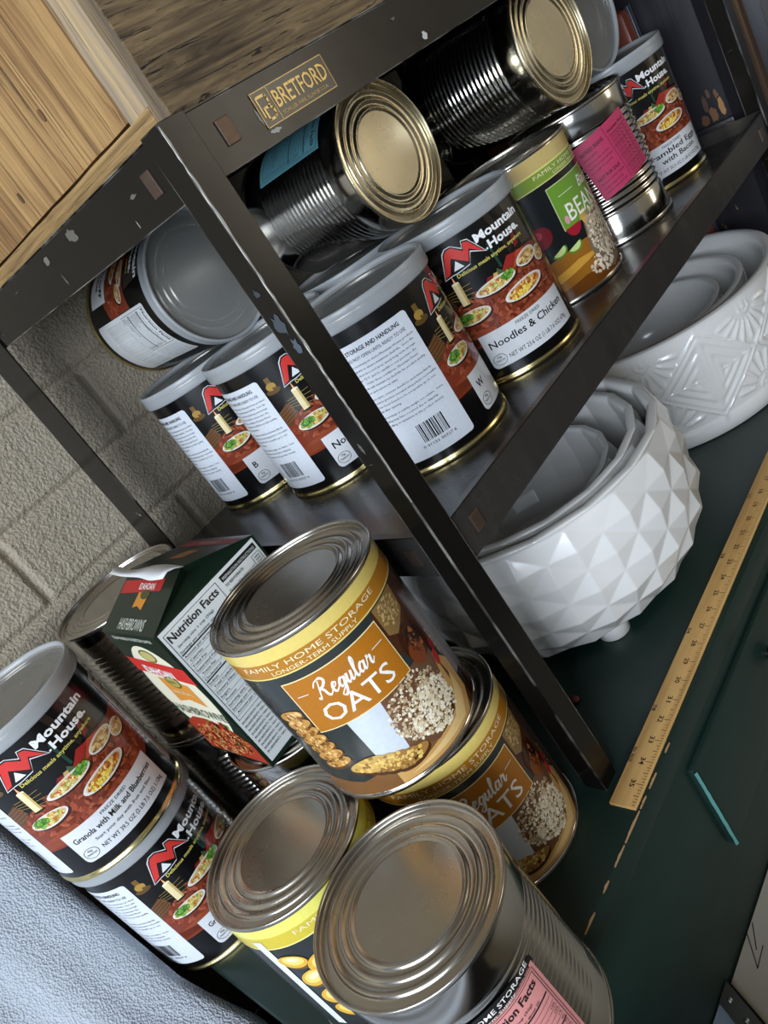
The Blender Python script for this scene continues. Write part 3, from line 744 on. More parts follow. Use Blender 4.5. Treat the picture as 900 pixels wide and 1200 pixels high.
    A.build('front_panel', PAPER, t, planemap((0, y1 - y0, 0), (0, -1, 0), (0, 0, 1)), 0)
    # slope print
    def slope(A, name, O, U, V): A.build(name, PAPER, top, planemap(O, U, V), 0)
    sl = Vector((xm - x0, 0, zr - z1)); L = sl.length * 1000
    A = Art(); A.text('HASHBROWNS', 34, 4, 12, 'd8dccf', 58, 2, 0, .1)
    A.poly([(6, L - 28), (d - 26, L - 24), (d - 26, L - 11), (6, L - 14)], 'b02a26', 1); A.text('IDAHOAN', 46, L - 23, 7, 'f0f0ea', 34, 2, .01)
    A.ell(66, L - 8, 12, 6, 'a08a58', 2); A.ell(66, L - 28, 10, 5, '4c4c28', 2); A.poly([(50, L - 26), (74, L - 26), (70, L - 44), (58, L - 40), (48, L - 42)], 'd08a34', 1)
    slope(A, 'slope_print', (0, y1 - y0, z1 - z0), (0, -1, 0), sl)
    sr = Vector((xm - x1, 0, zr - z1)); A = Art()
    A.poly([(4, 8), (d - 4, 8), (d - 4, 24), (4, 24)], '8c2620', 1); A.poly([(44, 36), (70, 36), (74, 58), (48, 56)], 'a86c34', 1); A.text('IDAHOAN', 40, 12, 8, 'c8a898', 40, 2)
    slope(A, 'slope_print', (x1 - x0, 0, z1 - z0), (0, 1, 0), sr)
carton()

# ------------------------------------------------------------------ metal shelf unit
L_, D_, H_ = .9145, .522, .6753
SC_END = ((181, 663, 9, 5, '5e5a53'), (246, 662, 7, 4, '6c6860'), (74, 654, 5, 1.6, '5e5a53'), (239, 641, 2, 6, '4c4944'), (90, 638, 1, 3, '8a867e'))
SC_FRONT = ((78.4, 648, 1.2, 7, '86847e'), (86, 636, 5, 2.0, 'a2a19c'), (287, 636, 4.5, 4, 'c9c9c6'), (259, 659, 3, 1.4, '5e5a53'))
SC_POST = ((12, 530, 6, 11, '3c444b'), (9, 512, 4, 7, '4a525a'), (14, 556, 3, 4, '343a40'), (15, 420, 2, 5, '55544f'))
def shelf_unit():
    t = thing('metal_shelf', 'black enamelled steel shelf unit standing on the green cabinet against the block wall', 'shelf')
    wf, we, th = .0238, .0250, .0022
    def post(sx, sy, w1, w2):
        bm = bmesh.new(); X = 0 if sx > 0 else L_; Y = 0 if sy > 0 else D_
        box(bm, *sorted((X, X + sx * w1)), *sorted((Y, Y + sy * th)), 0, H_, .0006)
        box(bm, *sorted((X, X + sx * th)), *sorted((Y + sy * th * .5, Y + sy * w2)), 0, H_, .0006)
        return obj('post', bm, BLACK, t)
    posts = [post(1, 1, wf, we)]; post(-1, 1, wf, we + .006); post(1, -1, wf, .066); post(-1, -1, wf, .040)
    def tray(name, z_hi, z_lo, z_s, ext=0):
        bm = bmesh.new(); i = .0026; a = .0016
        box(bm, i, L_ - i, i, i + a, z_lo, z_hi, .0004); box(bm, i, L_ - i, D_ - i - a, D_ - i, z_s - .004, z_s)
        box(bm, i, i + a, i, D_ - i, z_lo, z_hi, .0004); box(bm, L_ - i - a, L_ - i, i, D_ - i, z_lo, z_hi, .0004)
        # folded top flange
        f = .007
        box(bm, i, L_ - i, i, i + f, z_hi - .001, z_hi + .0004)
        box(bm, i, i + f, i, D_ - i, z_hi - .001, z_hi + .0004); box(bm, L_ - i - f, L_ - i, i, D_ - i, z_hi - .001, z_hi + .0004)
        box(bm, i + a, L_ - i - a, i + a, D_ - i - a, z_s - .0012, z_s)
        return obj(name, bm, BLACK2 if ext else BLACK, t)
    mid = tray('shelf_tray', .3267, .2825, ZS - .0002, 1); top = tray('top_tray', .6733, .6285, .6550)
    def bolt(par, c, axis):
        bm = bmesh.new(); a, b, d = .0062, .0088, .0016
        if axis == 'y': box(bm, c[0] - a, c[0] + a, c[1] - d, c[1] + .001, c[2] - b, c[2] + b, .0005)
        else: box(bm, c[0] - d, c[0] + .001, c[1] - a, c[1] + a, c[2] - b, c[2] + b, .0005)
        o = obj('bolt', bm, BOLT, par); return o
    for par, z in ((mid, .3045), (top, .6515)):
        bolt(par, (.0480, .0026, z), 'y'); bolt(par, (L_ - .048, .0026, z), 'y'); bolt(par, (.0026, .0455, z), 'x'); bolt(par, (.0026, D_ - .075, z), 'x')
    # worn bright corner and scuffs in the enamel
    rd = random.Random(12)
    def scuff(pts, fm, col, par, name='scuff'):
        q = Art(); q.poly(pts, col, 0); o = q.build(name, PAPER, par, fm, 0); return o
    n_ = 60; zs_ = [365 + 308 * k / n_ for k in range(n_ + 1)]
    e1 = [(.3 + 1.3 * max(0, rd.random() - .25) * min(1, k / 20 + .2), z) for k, z in enumerate(zs_)]
    scuff([(0, 365), *e1, (0, 673)], planemap((-.0002, -.0003, 0), (1, 0, 0), (0, 0, 1)), 'b4b0a8', posts[0], 'worn_edge')
    e2 = [(-(.3 + 1.5 * max(0, rd.random() - .2) * min(1, k / 20 + .2)), z) for k, z in enumerate(zs_)]
    scuff([(0, 365), (0, 673), *e2[::-1]], planemap((-.0003, -.0002, 0), (0, -1, 0), (0, 0, 1)), 'c4c0b8', posts[0], 'worn_edge')
    def blob(cu, cv, a, b, k=16):
        return [(cu + a * math.cos(t_) * (.45 + .8 * rd.random()), cv + b * math.sin(t_) * (.45 + .8 * rd.random())) for t_ in [2 * PI * i_ / k for i_ in range(k)]]
    fe = planemap((.0024, 0, 0), (0, -1, 0), (0, 0, 1)); ff = planemap((0, .0024, 0), (1, 0, 0), (0, 0, 1)); fp = planemap((-.0003, 0, 0), (0, -1, 0), (0, 0, 1))
    for (y, z, a, b, c) in SC_END: scuff(blob(-y, z, a, b), fe, c, top)
    for (x, z, a, b, c) in SC_FRONT: scuff(blob(x, z, a, b), ff, c, top)
    for (y, z, a, b, c) in SC_POST: scuff(blob(-y, z, a, b), fp, c, posts[0])
    # brand plate
    A = Art(); w, h = 82, 24
    A.items = []; A.rect(0, w, 0, h, '2a2318', 0); A.line([(0, 0), (w, 0), (w, h), (0, h), (0, 0)], .7, 'c9a050', 1); A.line([(17, 0), (17, h)], .6, 'c9a050', 1)
    A.line([(4, 20), (12, 20), (13, 18), (13, 14), (11, 12), (7, 12)], 1.8, 'e6b95c', 2); A.line([(6, 12), (6, 4), (12, 4), (14, 6), (14, 10), (11, 12)], 1.8, 'e6b95c', 2); A.line([(3, 20), (3, 7)], 1.2, 'e6b95c', 2)
    A.text('BRETFORD', 19, 8, 12, 'e6b95c', 60, 2, .01); A.text('SCHILLER PARK, ILLINOIS U.S.A.', 20, 2.6, 2.6, 'c9a050', 54, 2)
    pl = A.build('nameplate', PRINT, top, planemap((.0805, .0022, .6392), (1, 0, 0), (0, 0, 1)), 0)
    pl['label'] = 'gold-lettered BRETFORD nameplate'
    return t
_t = NT('grey_steel_tray'); _v = _t.coord()
_n = _t.noise(_t.coord((4, 1, 1)), 9, 5, .6)
_t.set(Base_Color=_t.mix(_n, (.020, .019, .018, 1), (.050, .046, .042, 1)), Roughness=_t.math('ADD', _t.math('MULTIPLY', _n, .22), .14), Metallic=.25)
_t.b.inputs['Specular IOR Level'].default_value = .8
BLACK2 = _t.m
shelf_unit()

# ------------------------------------------------------------------ weathered wooden crate on the top shelf
def crate():
    x0, y0, z0, x1, y1, z1 = .010, .010, .6556, .882, .512, .98
    t = thing('wooden_crate', 'weathered wooden crate on top of the metal shelf, pale end and dark front', 'crate', (x0, y0, z0))
    M = Matrix.Translation((-x0, -y0, -z0))
    def part(name, mat, dims, bev=.0015, rough=0, seed=0):
        bm = bmesh.new(); box(bm, *dims)
        bmesh.ops.subdivide_edges(bm, edges=[e for e in bm.edges if e.calc_length() > .15], cuts=24, use_grid_fill=True)
        for v in bm.verts:
            if rough: v.co += noise.noise_vector(v.co * 26 + Vector((seed, 0, 0))) * rough
        bmesh.ops.transform(bm, matrix=M, verts=bm.verts)
        return obj(name, bm, mat, t, True, 35)
    part('front_board', WOOD_D, (x0 + .012, x1, y0, y0 + .02, z0 + .0015, z1), rough=.0012)
    part('end_panel', WOOD_L, (x0 + .0045, x0 + .016, y0 + .030, y1 - .02, z0 + .035, z1), rough=.0008, seed=3)
    part('corner_stile', WOOD_G, (x0 + .001, x0 + .014, y0 + .0015, y0 + .030, z0 + .0015, z1), rough=.0012, seed=5)
    part('bottom_rail', WOOD_S, (x0, x0 + .016, y0 + .002, y1, z0 + .0015, z0 + .032), rough=.0014, seed=7)
    part('back_board', WOOD_D, (x0 + .012, x1, y1 - .02, y1, z0 + .0015, z1))
    part('end_panel', WOOD_D, (x1 - .016, x1, y0 + .02, y1 - .02, z0 + .0015, z1))
    part('crate_base', WOOD_D, (x0 + .014, x1 - .016, y0 + .02, y1 - .02, z0 + .001, z0 + .012))
    part('crate_top', WOOD_L, (x0 + .001, x1, y0, y1, z1, z1 + .012))
    for (y, z) in ((y0 + .118, .735), (y0 + .224, .712)):
        bm = bmesh.new(); bmesh.ops.create_circle(bm, cap_ends=True, radius=.0045, segments=14)
        bmesh.ops.transform(bm, matrix=Matrix.Translation((.0042, y - y0, z - z0)) @ Matrix.Rotation(-PI / 2, 4, 'Y') @ Matrix.Scale(.6, 4, (0, 1, 0)), verts=bm.verts)
        r_ = bmesh.ops.extrude_face_region(bm, geom=list(bm.faces)); bmesh.ops.translate(bm, vec=(-.0008, 0, 0), verts=[g for g in r_['geom'] if isinstance(g, bmesh.types.BMVert)])
        obj('wood_knot', bm, BROWNWOOD, t)
crate()

# ------------------------------------------------------------------ green cabinet
def cabinet():
    x0, x1, yf, yb, zb = -.315, .9625, -.040, .548, -.2680
    t = thing('green_cabinet', 'dark green painted low cabinet with a drawer, carrying the shelf, cans and bowls', 'cabinet', (x0, yf, zb))
    M = Matrix.Translation((-x0, -yf, -zb))
    bm = bmesh.new(); box(bm, x0, x1, yf, yb, -.0300, 0, .004); bmesh.ops.transform(bm, matrix=M, verts=bm.verts); tp = obj('cabinet_top', bm, GREEN, t, True, 40)
    # seam line boards across the left end
    bm = bmesh.new(); box(bm, x0 + .010, x1 - .01, yf + .006, yb - .005, zb, -.0301, .002); bmesh.ops.transform(bm, matrix=M, verts=bm.verts); obj('carcass', bm, GREEN, t, True, 40)
    bm = bmesh.new(); DX, DZ0, DZ1 = .0695, -.1740, -.0490
    bm = bmesh.new(); box(bm, DX, .5300, yf - .0026, yf + .0080, DZ0, DZ1, .0050); bmesh.ops.transform(bm, matrix=M, verts=bm.verts); dr = obj('drawer', bm, GREEN, t, True, 40)
    A = Art(); rd = random.Random(2); n_ = 26  # light catching the vertical bevel, painted on as a paler teal strip
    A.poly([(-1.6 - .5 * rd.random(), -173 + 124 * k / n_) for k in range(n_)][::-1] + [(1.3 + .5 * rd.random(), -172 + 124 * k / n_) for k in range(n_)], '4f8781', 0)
    o = A.build('bevel_highlight', PAPER, dr, planemap((DX - x0 + .0018, -.0030, -zb), (.75, -.66, 0), (0, 0, 1)), 0); o['label'] = 'teal highlight painted on the bevel'
    bm = lathe([(0, 0), (.008, 0), (.008, .010), (.013, .014), (.016, .020), (.014, .027), (.006, .030), (0, .030)], 24)
    bmesh.ops.transform(bm, matrix=M @ Matrix.Translation((.274, yf - .001, -.0990)) @ Matrix.Rotation(PI / 2, 4, 'X'), verts=bm.verts)
    obj('knob', bm, BLACK, dr, True, 40)
    # bare wood chips along the worn front edge
    rd = random.Random(4)
    for (x, ln) in ((-.122, .020), (-.088, .012), (-.058, .022), (-.028, .034), (-.002, .014), (.022, .018), (.060, .012)):
        bm = bmesh.new(); n = 10; up = []; dn = []
        for k in range(n + 1):
            xx = x + ln * (k / n - .5); w = .0002 + .0009 * math.sin(PI * k / n) * (.3 + 1.2 * rd.random())
            up.append((xx, yf + .0010 + w, .00018)); dn.append((xx, yf + .0007, -.0011 - .3 * w))
        a = [bm.verts.new(p) for p in up]; m = [bm.verts.new((p[0], yf + .0018, -.00005)) for p in up]; b = [bm.verts.new(p) for p in dn]
        for k in range(n):
            bm.faces.new((b[k], b[k + 1], m[k + 1], m[k])); bm.faces.new((m[k], m[k + 1], a[k + 1], a[k]))
        bmesh.ops.transform(bm, matrix=M, verts=bm.verts)
        o = obj('paint_chip', bm, RAWCHIP, tp); o['label'] = 'bare wood chip in the paint'
cabinet()

# ------------------------------------------------------------------ yardstick
def yardstick():
    IN = .0254; L = 35.98 * IN
    t = thing('yardstick', 'worn wooden yardstick lying along the front edge of the green cabinet', 'ruler', (-.0128, -.0368, .0003), (0, 0, .0139))
    bm = bmesh.new(); box(bm, 0, L, 0, .0272, 0, .0040, .0009); obj('stick', bm, RULERW, t, True, 40)
    A = Art(); f = lambda inch: (35.985 - inch) * 25.4
    for i in range(0, 36 * 8):
        u = f(i / 8)
        if u < 1: continue
        ln = 9.2 if i % 8 == 0 else 6.4 if i % 4 == 0 else 4.6 if i % 2 == 0 else 3.4
        A.rect(u - .22, u + .22, .8, ln, '20160c', 1)
    for n in range(1, 36):
        w = 4.0 if n < 10 else 8.2
        A.text(str(n), f(n) + w / 2, 14.8, 5.2, '20160c', w, 1, .01, 0, 'L', PI)
    for s_, n in (('7/8', 31.5), ('3/4', 27.3), ('5/8', 22.6), ('1/2', 18.3)): A.text(s_, f(n) + 4, 26, 4.2, '20160c', 8, 1, .01, 0, 'L', PI)
    A.text('No. R620', f(33.45), 26.2, 3.4, '20160c', 17, 1, .01, 0, 'L', PI)
    A.build('scale_markings', PAPER, t, planemap((0, 0, .0040), (1, 0, 0), (0, 1, 0), .00006), 0)
yardstick()

# ------------------------------------------------------------------ bowls
def diamond_bowl():
    H, r, rb, r0, z0 = .200, .187, .1945, .135, .013
    def R(z):
        zb = .55 * H
        if z > zb: return rb + (r - rb) * ((z - zb) / (H - zb)) ** 2
        return rb + (r0 - rb) * ((zb - z) / (zb - z0)) ** 2.1
    t = thing('planter_bowl', 'largest white diamond-faceted ceramic bowl, on little feet under the shelf', 'bowl', (.281, .174, 0))
    N = 18; rows = 7; zt = H - .006
    bm = bmesh.new()
    Z = [z0 + (zt - z0) * (j / rows) for j in range(rows + 1)]
    def P(i, j, lift=0, h=0):
        th = 2 * PI * (i + (.5 if j % 2 else 0)) / N; z = Z[max(0, min(rows, j))]; rr_ = R(z) + lift
        return Vector((rr_ * math.cos(th), rr_ * math.sin(th), z))
    vt = {}
    def V(i, j):
        k = (i % N, j)
        if k not in vt: vt[k] = bm.verts.new(P(i, j, -.0016))
        return vt[k]
    for j in range(0, rows + 1):
        for i in range(N):
            # diamond centred at the lattice point of opposite parity on row j
            th = 2 * PI * (i + (0 if j % 2 else .5)) / N; z = Z[j]; rr_ = R(z) + .0038
            l = V(i if j % 2 == 0 else i - 1, j); rt_ = V((i + 1) if j % 2 == 0 else i, j)
            if 0 < j < rows:
                c = bm.verts.new((rr_ * math.cos(th), rr_ * math.sin(th), z)); up = V(i, j + 1); dn = V(i, j - 1)
                for a, b in ((dn, rt_), (rt_, up), (up, l), (l, dn)): bm.faces.new((a, b, c))
            elif j == 0:
                up = V(i, 1); bm.faces.new((l, rt_, up))
            else:
                dn = V(i, rows - 1); bm.faces.new((dn, rt_, l))
    # rim and inside
    top = [vt[(i, rows)] for i in range(N)]
    prev = top
    nseg = N
    prof = [(r + .001, H - .0015), (r - .002, H), (r - .009, H), (r - .0125, H - .003), (r - .0135, H - .010)] + [(R(z) - .0145, z) for z in (H - .03, H - .06, H - .09, H - .12, .055, .035)] + [(.075, .0235), (.0, .022)]
    for (q, z) in prof:
        if q == 0:
            c = bm.verts.new((0, 0, z))
            for k in range(nseg): bm.faces.new((prev[k], prev[(k + 1) % nseg], c))
        else:
            cur = [bm.verts.new((q * math.cos(2 * PI * k / nseg), q * math.sin(2 * PI * k / nseg), z)) for k in range(nseg)]
            for k in range(nseg): bm.faces.new((prev[k], prev[(k + 1) % nseg], cur[(k + 1) % nseg], cur[k]))
            prev = cur
    bot = [vt[(i, 0)] for i in range(N)]; c = bm.verts.new((0, 0, z0))
    for k in range(N): bm.faces.new((bot[(k + 1) % N], bot[k], c))
    bmesh.ops.recalc_face_normals(bm, faces=bm.faces)
    o = obj('bowl_body', bm, CERAMIC, t)
    bv = o.modifiers.new('b', 'BEVEL'); bv.width = .0034; bv.segments = 2; bv.limit_method = 'ANGLE'; bv.angle_limit = math.radians(6)
    o.data.polygons.foreach_set('use_smooth', [True] * len(o.data.polygons))
    wn = o.modifiers.new('w', 'WEIGHTED_NORMAL'); wn.keep_sharp = True
    for k in range(4):
        a = math.radians(230 + 90 * k)
        bm = lathe([(0, 0), (.017, 0), (.0195, .002), (.020, .016), (.0205, .020), (0, .022)], 28)
        f = obj('foot', bm, CERAMIC, t, True, 50); f.location = (.118 * math.cos(a), .118 * math.sin(a), 0)
    return t
b1 = diamond_bowl()
b2 = copy_tree(b1, 'middle-sized white diamond-faceted bowl nested inside the largest faceted one', (.283, .176, .0237), (0, 0, .13), scale=.862, skip=('foot',))
copy_tree(b1, 'smallest white diamond-faceted bowl nested inside the middle one', (.285, .178, .0440), (0, 0, .3), scale=.64, skip=('foot',))

def relief_bowl():
    H, r, r0 = .177, .198, .182
    t = thing('planter_bowl', 'largest white bowl with raised sunbursts and triangles, right of the faceted bowls', 'bowl', (.7255, .196, 0))
    nt, nz = 560, 64
    band = .030; z1 = H - .012
    cells = 8
    def sun(x, y):
        d = math.hypot(x, y); a = math.atan2(y, x); h = 0
        if d < .011: h = .6 + .4 * math.cos(d / .011 * PI * 2)
        elif .018 < d < .050:
            pa = (a / (PI / 9)) % 1 - .5; w = .28 * min(1, (d - .014) / .012) * min(1, (.053 - d) / .008)
            h = max(0, 1 - (abs(pa) / max(.01, w)) ** 2)
        return h
    def tri(x, y, hw, hh):
        # nested triangle outlines pointing along +x inside |y|<hh
        h = 0
        for k, s in enumerate((1, .62, .28)):
            d = (x - hw * (1 - s) * .30) / (hw * s); e = abs(y) / (hh * s)
            q = max(1 - d - (1 - e) if False else d * 0 + e - (1 - d) if False else e + d - 1, -d)
            if abs(q) < .09 / s: h = max(h, 1 - (abs(q) / (.09 / s)) ** 2)
        return h
    def relief(th, z):
        if z < band or z > z1: return 0
        u = (th / (2 * PI) * cells) % 1 - .5; hgt = z1 - band; Wd = 2 * PI * r / cells
        x = u * Wd; y = z - (band + z1) / 2; k = y / (hgt / 2)
        q = abs(abs(u * 2) - abs(k))
        h = 1.1 * max(0, 1 - (q / .05) ** 2)
        if abs(k) > abs(u * 2) + .05:
            yy = (hgt / 2 - abs(y)); h = max(h, .95 * sun(x, yy - .006) if yy > .006 else .4 * sun(x, 0))
        elif abs(u * 2) > abs(k) + .05:
            xx = (Wd / 2 - abs(x)); h = max(h, .9 * tri(xx, y, Wd / 2 * .86, hgt / 2 * .86))
            if abs(y) < .0016: h = max(h, .8)
        return h
    bm = bmesh.new(); rings = []
    prof = [(r0 - .010, .0005), (r0 - .003, .0005), (r0, .003)]
    zs = [band * .5, band - .002] + [band + (z1 - band) * j / nz for j in range(nz + 1)] + [z1 + .004, H - .003]
    for (q, z) in prof: rings.append([(q, z)] * nt)
    for z in zs:
        f = z / H; base = r0 + (r - r0) * f ** .8 + (.0015 if z < band - .001 else 0)
        rings.append([(base + .0026 * relief(2 * PI * k / nt, z), z) for k in range(nt)])
    inner = [(r + .001, H - .001), (r - .002, H), (r - .010, H), (r - .0135, H - .004), (r - .016, H - .02), (r - .022, .08), (r - .034, .035), (r - .06, .024), (.08, .020)]
    for (q, z) in inner: rings.append([(q, z)] * nt)
    vr = [[bm.verts.new((q * math.cos(2 * PI * k / nt), q * math.sin(2 * PI * k / nt), z)) for k, (q, z) in enumerate(rg)] for rg in rings]
    for a, b in zip(vr[:-1], vr[1:]):
        for k in range(nt): bm.faces.new((a[k], a[(k + 1) % nt], b[(k + 1) % nt], b[k]))
    bm.faces.new(vr[-1]); bm.faces.new(vr[0][::-1])
    o = obj('bowl_body', bm, CERAMIC, t, True, 60)
    return t
c1 = relief_bowl()
copy_tree(c1, 'middle-sized white patterned bowl nested inside the largest sunburst bowl', (.7255, .198, .0225), (0, 0, .5), scale=.78)
copy_tree(c1, 'smallest white patterned bowl nested in the middle of the sunburst bowls', (.7255, .200, .0400), (0, 0, .9), scale=.595)

# ------------------------------------------------------------------ quilted blanket on the left
def blanket():
    t = thing('packing_blanket', 'pale blue-white textured packing blanket draped at the left of the green cabinet', 'blanket', (-.75, 0, -.06))
    bm = bmesh.new(); nx, ny = 90, 130; x0, x1, y0, y1 = -1.35, -.3405, -.95, .545
    g = []
    for j in range(ny + 1):
        row = []
        for i in range(nx + 1):
            x = x0 + (x1 - x0) * i / nx; y = y0 + (y1 - y0) * j / ny
            e = min(1, (x1 - x) / .03)
            q = max(0, min(1, (y - .27) / .27)); z = -.036 - .012 * (1 - e) ** 2 + .34 * q * q * (1.6 - .6 * q) + .006 * math.sin(x * 46 + 1.4 * math.sin(y * 5)) + .004 * math.sin(x * 95 + y * 9) + .004 * noise.noise(Vector((x * 9, y * 5, 0)))
            sh = max(0, min(1, (.37 - y) / .07)); row.append(bm.verts.new((x + .75 + (.0185 * sh if i > nx - 6 else .0185 * sh * i / (nx - 6)), y, z + .06)))
        g.append(row)
    for j in range(ny):
        for i in range(nx): bm.faces.new((g[j][i], g[j][i + 1], g[j + 1][i + 1], g[j + 1][i]))
    o = obj('blanket_cloth', bm, FOAM, t, True)
    so = o.modifiers.new('s', 'SOLIDIFY'); so.thickness = .012; so.offset = -1
    bm = bmesh.new(); box(bm, -1.34 + .75, -.375 + .75, -.94, .54, -.2080, .006, .01)
    obj('padded_core', bm, simple('dark_core', (.02, .02, .022, 1), .8), t)
blanket()

# ------------------------------------------------------------------ dark furniture beyond the right end
def dark_cabinet():
    x0 = .965
    t = thing('dark_cupboard', 'black painted wooden cupboard with worn brown patches beyond the shelf end', 'cupboard', (x0, .2, -.2680))
    M = Matrix.Translation((-x0, -.2, .2680))
    def part(n, m, dims, bev=.003):
        bm = bmesh.new(); box(bm, *dims, bev); bmesh.ops.transform(bm, matrix=M, verts=bm.verts); return obj(n, bm, m, t, True, 40)
    part('side_panel', DARKWOOD, (x0 + .012, x0 + .03, -.02, .54, -.2680, 1.1))
    part('stile', DARKWOOD, (x0, x0 + .03, .030, .068, -.2680, 1.1)); part('stile', BROWNWOOD, (x0 - .002, x0 + .03, .010, .022, -.2680, 1.1))
    part('rail', DARKWOOD, (x0 + .002, x0 + .03, .068, .54, .285, .322)); part('stile', DARKWOOD, (x0 + .002, x0 + .03, .185, .200, .322, 1.1))
    A = Art(); rd = random.Random(8)
    for (u, v, a, b, c) in ((-82, 342, 5, 15, 'a07848'), (-84, 360, 3, 8, '6a4c34'), (-97, 334, 6, 13, '6e4a30'), (-104, 352, 4, 14, '4e382a'), (-95, 366, 3, 7, '5a4232'), (-112, 330, 6, 9, '5c3c28'), (-90, 250, 8, 18, '33241c'), (-120, 235, 10, 14, '2c2220')):
        A = Art(); A.poly([(u + a * math.cos(t_) * (.7 + .5 * rd.random()), v + b * math.sin(t_) * (.7 + .5 * rd.random())) for t_ in [2 * PI * k / 18 for k in range(18)]], c, 0)
        A.build('worn_patch', PAPER, t, planemap((.0118, -.2, .2680), (0, -1, 0), (0, 0, 1)), 0)
    part('door', simple('grey_sheen_door', (.10, .09, .085, 1), .3, 0, .3, 20), (x0 + .005, x0 + .30, -.060, -.012, -.2680, 1.1))
dark_cabinet()
bm = bmesh.new(); box(bm, .9290, .9600, .1460, .46, .0006, .536, .010)
lc = thing('leather_case', 'reddish-brown leather case standing upright beyond the right end of the shelf', 'case', (.944, .3, 0))
bmesh.ops.transform(bm, matrix=Matrix.Translation((-.944, -.3, 0)), verts=bm.verts)
obj('case_body', bm, LEATHER, lc, True, 40)
bm = bmesh.new(); box(bm, .0060, .0165, -.1560, -.1470, .002, .537, .003); obj('piping', bm, simple('dark_blue_trim', (.02, .03, .05, 1), .3), lc, True, 40)

# pistachio-red berry on the cabinet top near the post
bm = bmesh.new(); bmesh.ops.create_uvsphere(bm, u_segments=14, v_segments=10, radius=.0052)
for v in bm.verts: v.co.z = v.co.z * .7 + .0036; v.co += noise.noise_vector(v.co * 300) * .0006
o = obj('dried_berry', bm, simple('dark_red_skin', (.10, .012, .01, 1), .5, 0, .3, 300), None, True); o.location = (.0975, .084, 0)
tag(o, 'tiny dark red dried berry lying on the green cabinet under the faceted bowls', 'berry')

# ------------------------------------------------------------------ metal-cornered case at the bottom right, on the floor
def prism(bm, pts, z0, z1):
    a = [bm.verts.new((x, y, z0)) for x, y in pts]; b = [bm.verts.new((x, y, z1)) for x, y in pts]; n_ = len(pts)
    bm.faces.new(a[::-1]); bm.faces.new(b)
    for k in range(n_): bm.faces.new((a[k], a[(k + 1) % n_], b[(k + 1) % n_], b[k]))
    bmesh.ops.recalc_face_normals(bm, faces=bm.faces); return bm
def flat_case():
    o_ = (-.036, -.0352); S_ = lambda w_, s_: (-.86 * w_ - .5 * s_, .5 * w_ - .86 * s_)
    t = thing('flight_case', 'pale blue case lid with a riveted grey metal edge strip at bottom right', 'case', (o_[0], o_[1], -.2683))
    obj('case_lid', prism(bmesh.new(), [S_(.0202, .0117), S_(.16, .093), S_(.16, .3), S_(.0202, .3)], 0, .012), BLUEP, t)
    st = obj('edge_strip', prism(bmesh.new(), [S_(0, 0), S_(.020, .0116), S_(.020, .3), S_(0, .3)], 0, .014), STEEL, t)
    for k in range(5):
        bm = lathe([(.0030, 0), (.0027, .0012), (.0015, .0019), (0, .0021)], 16); q = obj('rivet', bm, STEEL, st, True, 50); x, y = S_(.010, .016 + .024 * k); q.location = (x, y, .014)
    b = thing('pale_board', 'flat pale grey-beige board with a hand-drawn black arrow at bottom right', 'board', (.3, -.25, -.2683))
    obj('sheet', prism(bmesh.new(), [(-.333, .2145), (.66, .2145), (.66, -.3), (-.53, -.3), (-.525, -.13)], 0, .003), CONCRETE, b)
    A = Art(); A.line([(2, 0), (6, 44)], 1.1, '141414', 0); A.line([(2, 0), (16, 20)], 1.1, '141414', 0); A.line([(8, 18), (15, 46)], 1.1, '141414', 0)
    A.build('arrow_mark', PAPER, b, planemap((-.310, .196, .003), (.62, -.78, 0), (.78, .62, 0)), 0)
flat_case()

# ------------------------------------------------------------------ room
def struct(name, bm, m, smooth=False):
    o = obj(name, bm, m, None, smooth); o['kind'] = 'structure'; return o
YW = .5575
def block_wall():
    bm = bmesh.new()
    def h(x, z):
        zc = (z - .361) / .1016; zi = math.floor(zc); fz = zc - zi
        dz = min(fz, 1 - fz) * .1016
        off = .092 if (zi % 2 == 1) else -.126 + .0
        xc = (x - off) / .406; fx = xc - math.floor(xc); dx = min(fx, 1 - fx) * .406
        d = min(dz, dx)
        w = .0072
        m = max(0, 1 - (d / w) ** 2) if d < w else 0
        edge = math.exp(-((d - .0085) / .003) ** 2) * .0007
        n = noise.noise(Vector((x * 95, 0, z * 95))) * .0009 + noise.noise(Vector((x * 210, 3, z * 210))) * .0006
        return -.0055 * m + edge + n * (1 - .8 * min(1, m * 2))
    xs = []; x = -1.6
    while x < 1.4:
        xs.append(x); x += .0032 if -.45 < x < .25 else .02
    xs.append(1.4); zs = []; z = -.2680
    while z < 1.9:
        zs.append(z); z += .0032 if .08 < z < .66 else .02
    zs.append(1.9)
    g = [[bm.verts.new((x, YW - h(x, z), z)) for x in xs] for z in zs]
    for a, b in zip(g[:-1], g[1:]):
        for i in range(len(xs) - 1): bm.faces.new((a[i], a[i + 1], b[i + 1], b[i]))
    return struct('wall_back', bm, BLOCK, True)
block_wall()
bm = bmesh.new(); box(bm, -3.2, 3.2, -3.2, .62, -.33, -.2685); struct('floor', bm, simple('dark_floor', (.035, .032, .030, 1), .6, 0, .2, 6))
bm = bmesh.new(); box(bm, -3.2, 3.2, -3.2, .62, 1.9, 1.95); struct('ceiling', bm, CEIL)
bm = bmesh.new(); box(bm, 3.0, 3.05, -3.2, .62, -.28, 1.9); struct('wall_right', bm, WALLP)
bm = bmesh.new(); box(bm, .2, 3.0, -3.2, -3.15, -.28, 1.9); struct('wall_front', bm, WALLP)
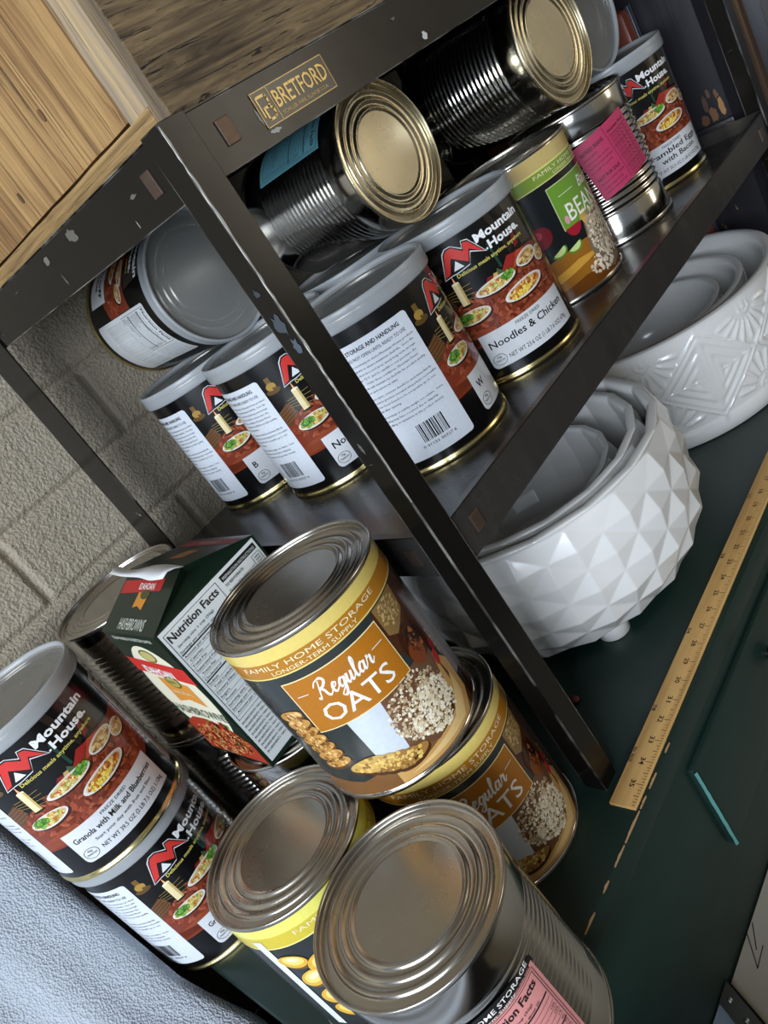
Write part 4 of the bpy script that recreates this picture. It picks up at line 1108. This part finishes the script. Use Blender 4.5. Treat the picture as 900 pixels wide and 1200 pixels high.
# ------------------------------------------------------------------ light
w = bpy.data.worlds.new('World'); SC.world = w; w.use_nodes = True
n = w.node_tree.nodes; l = w.node_tree.links; bg = n['Background']
tc = n.new('ShaderNodeTexCoord'); sp = n.new('ShaderNodeSeparateXYZ'); l.new(tc.outputs['Generated'], sp.inputs[0])
rp = n.new('ShaderNodeValToRGB'); mr = n.new('ShaderNodeMapRange'); mr.inputs[1].default_value = -1; mr.inputs[2].default_value = 1
l.new(sp.outputs['X'], mr.inputs[0]); l.new(mr.outputs[0], rp.inputs[0])
e = rp.color_ramp.elements; e[0].color = (.62, .78, 1.0, 1); e[0].position = .1; e[1].color = (1.0, .92, .78, 1); e[1].position = .75
l.new(rp.outputs[0], bg.inputs[0]); bg.inputs[1].default_value = .17
def area(name, loc, target, size, size_y, power, col):
    d = bpy.data.lights.new(name, 'AREA'); d.shape = 'RECTANGLE'; d.size = size; d.size_y = size_y; d.energy = power; d.color = col
    o = bpy.data.objects.new(name, d); link(o); o.location = loc
    o.rotation_euler = (Vector(target) - Vector(loc)).to_track_quat('-Z', 'Y').to_euler(); return o
area('door_daylight', (-2.2, -1.05, .95), (0, .25, .3), 1.8, 1.2, 82, (.80, .89, 1.0))
area('front_daylight', (2.7, -2.9, .95), (.2, .2, .45), 2.6, 1.7, 42, (1.0, .90, .72))

# ------------------------------------------------------------------ camera
def rod(r):
    th = Vector(r).length; return Matrix.Rotation(th, 3, Vector(r).normalized())
Rw = rod((1.6164567154732983, -1.1244789238879433, -0.002909189651251919 + .001))
right, down, fwd = Rw[0], Rw[1], Rw[2]
cam = bpy.data.cameras.new('Camera'); co = bpy.data.objects.new('Camera', cam); link(co)
m = Matrix((right, -down, -fwd)).transposed().to_4x4(); m.translation = Vector((-0.33534, -0.44448, 0.60561)); co.matrix_world = m
cam.sensor_fit = 'VERTICAL'; cam.sensor_height = 36; cam.lens = 913.30 / 1200 * 36; cam.clip_start = .01
SC.camera = co
SC.view_settings.view_transform = 'Standard'; SC.view_settings.look = 'None'; SC.view_settings.gamma = 1; SC.view_settings.exposure = .38
SC.view_settings.use_curve_mapping = False
SC.cycles.use_denoising = True; SC.cycles.max_bounces = 8; SC.cycles.transparent_max_bounces = 12
SC.cycles.caustics_reflective = False; SC.cycles.caustics_refractive = False
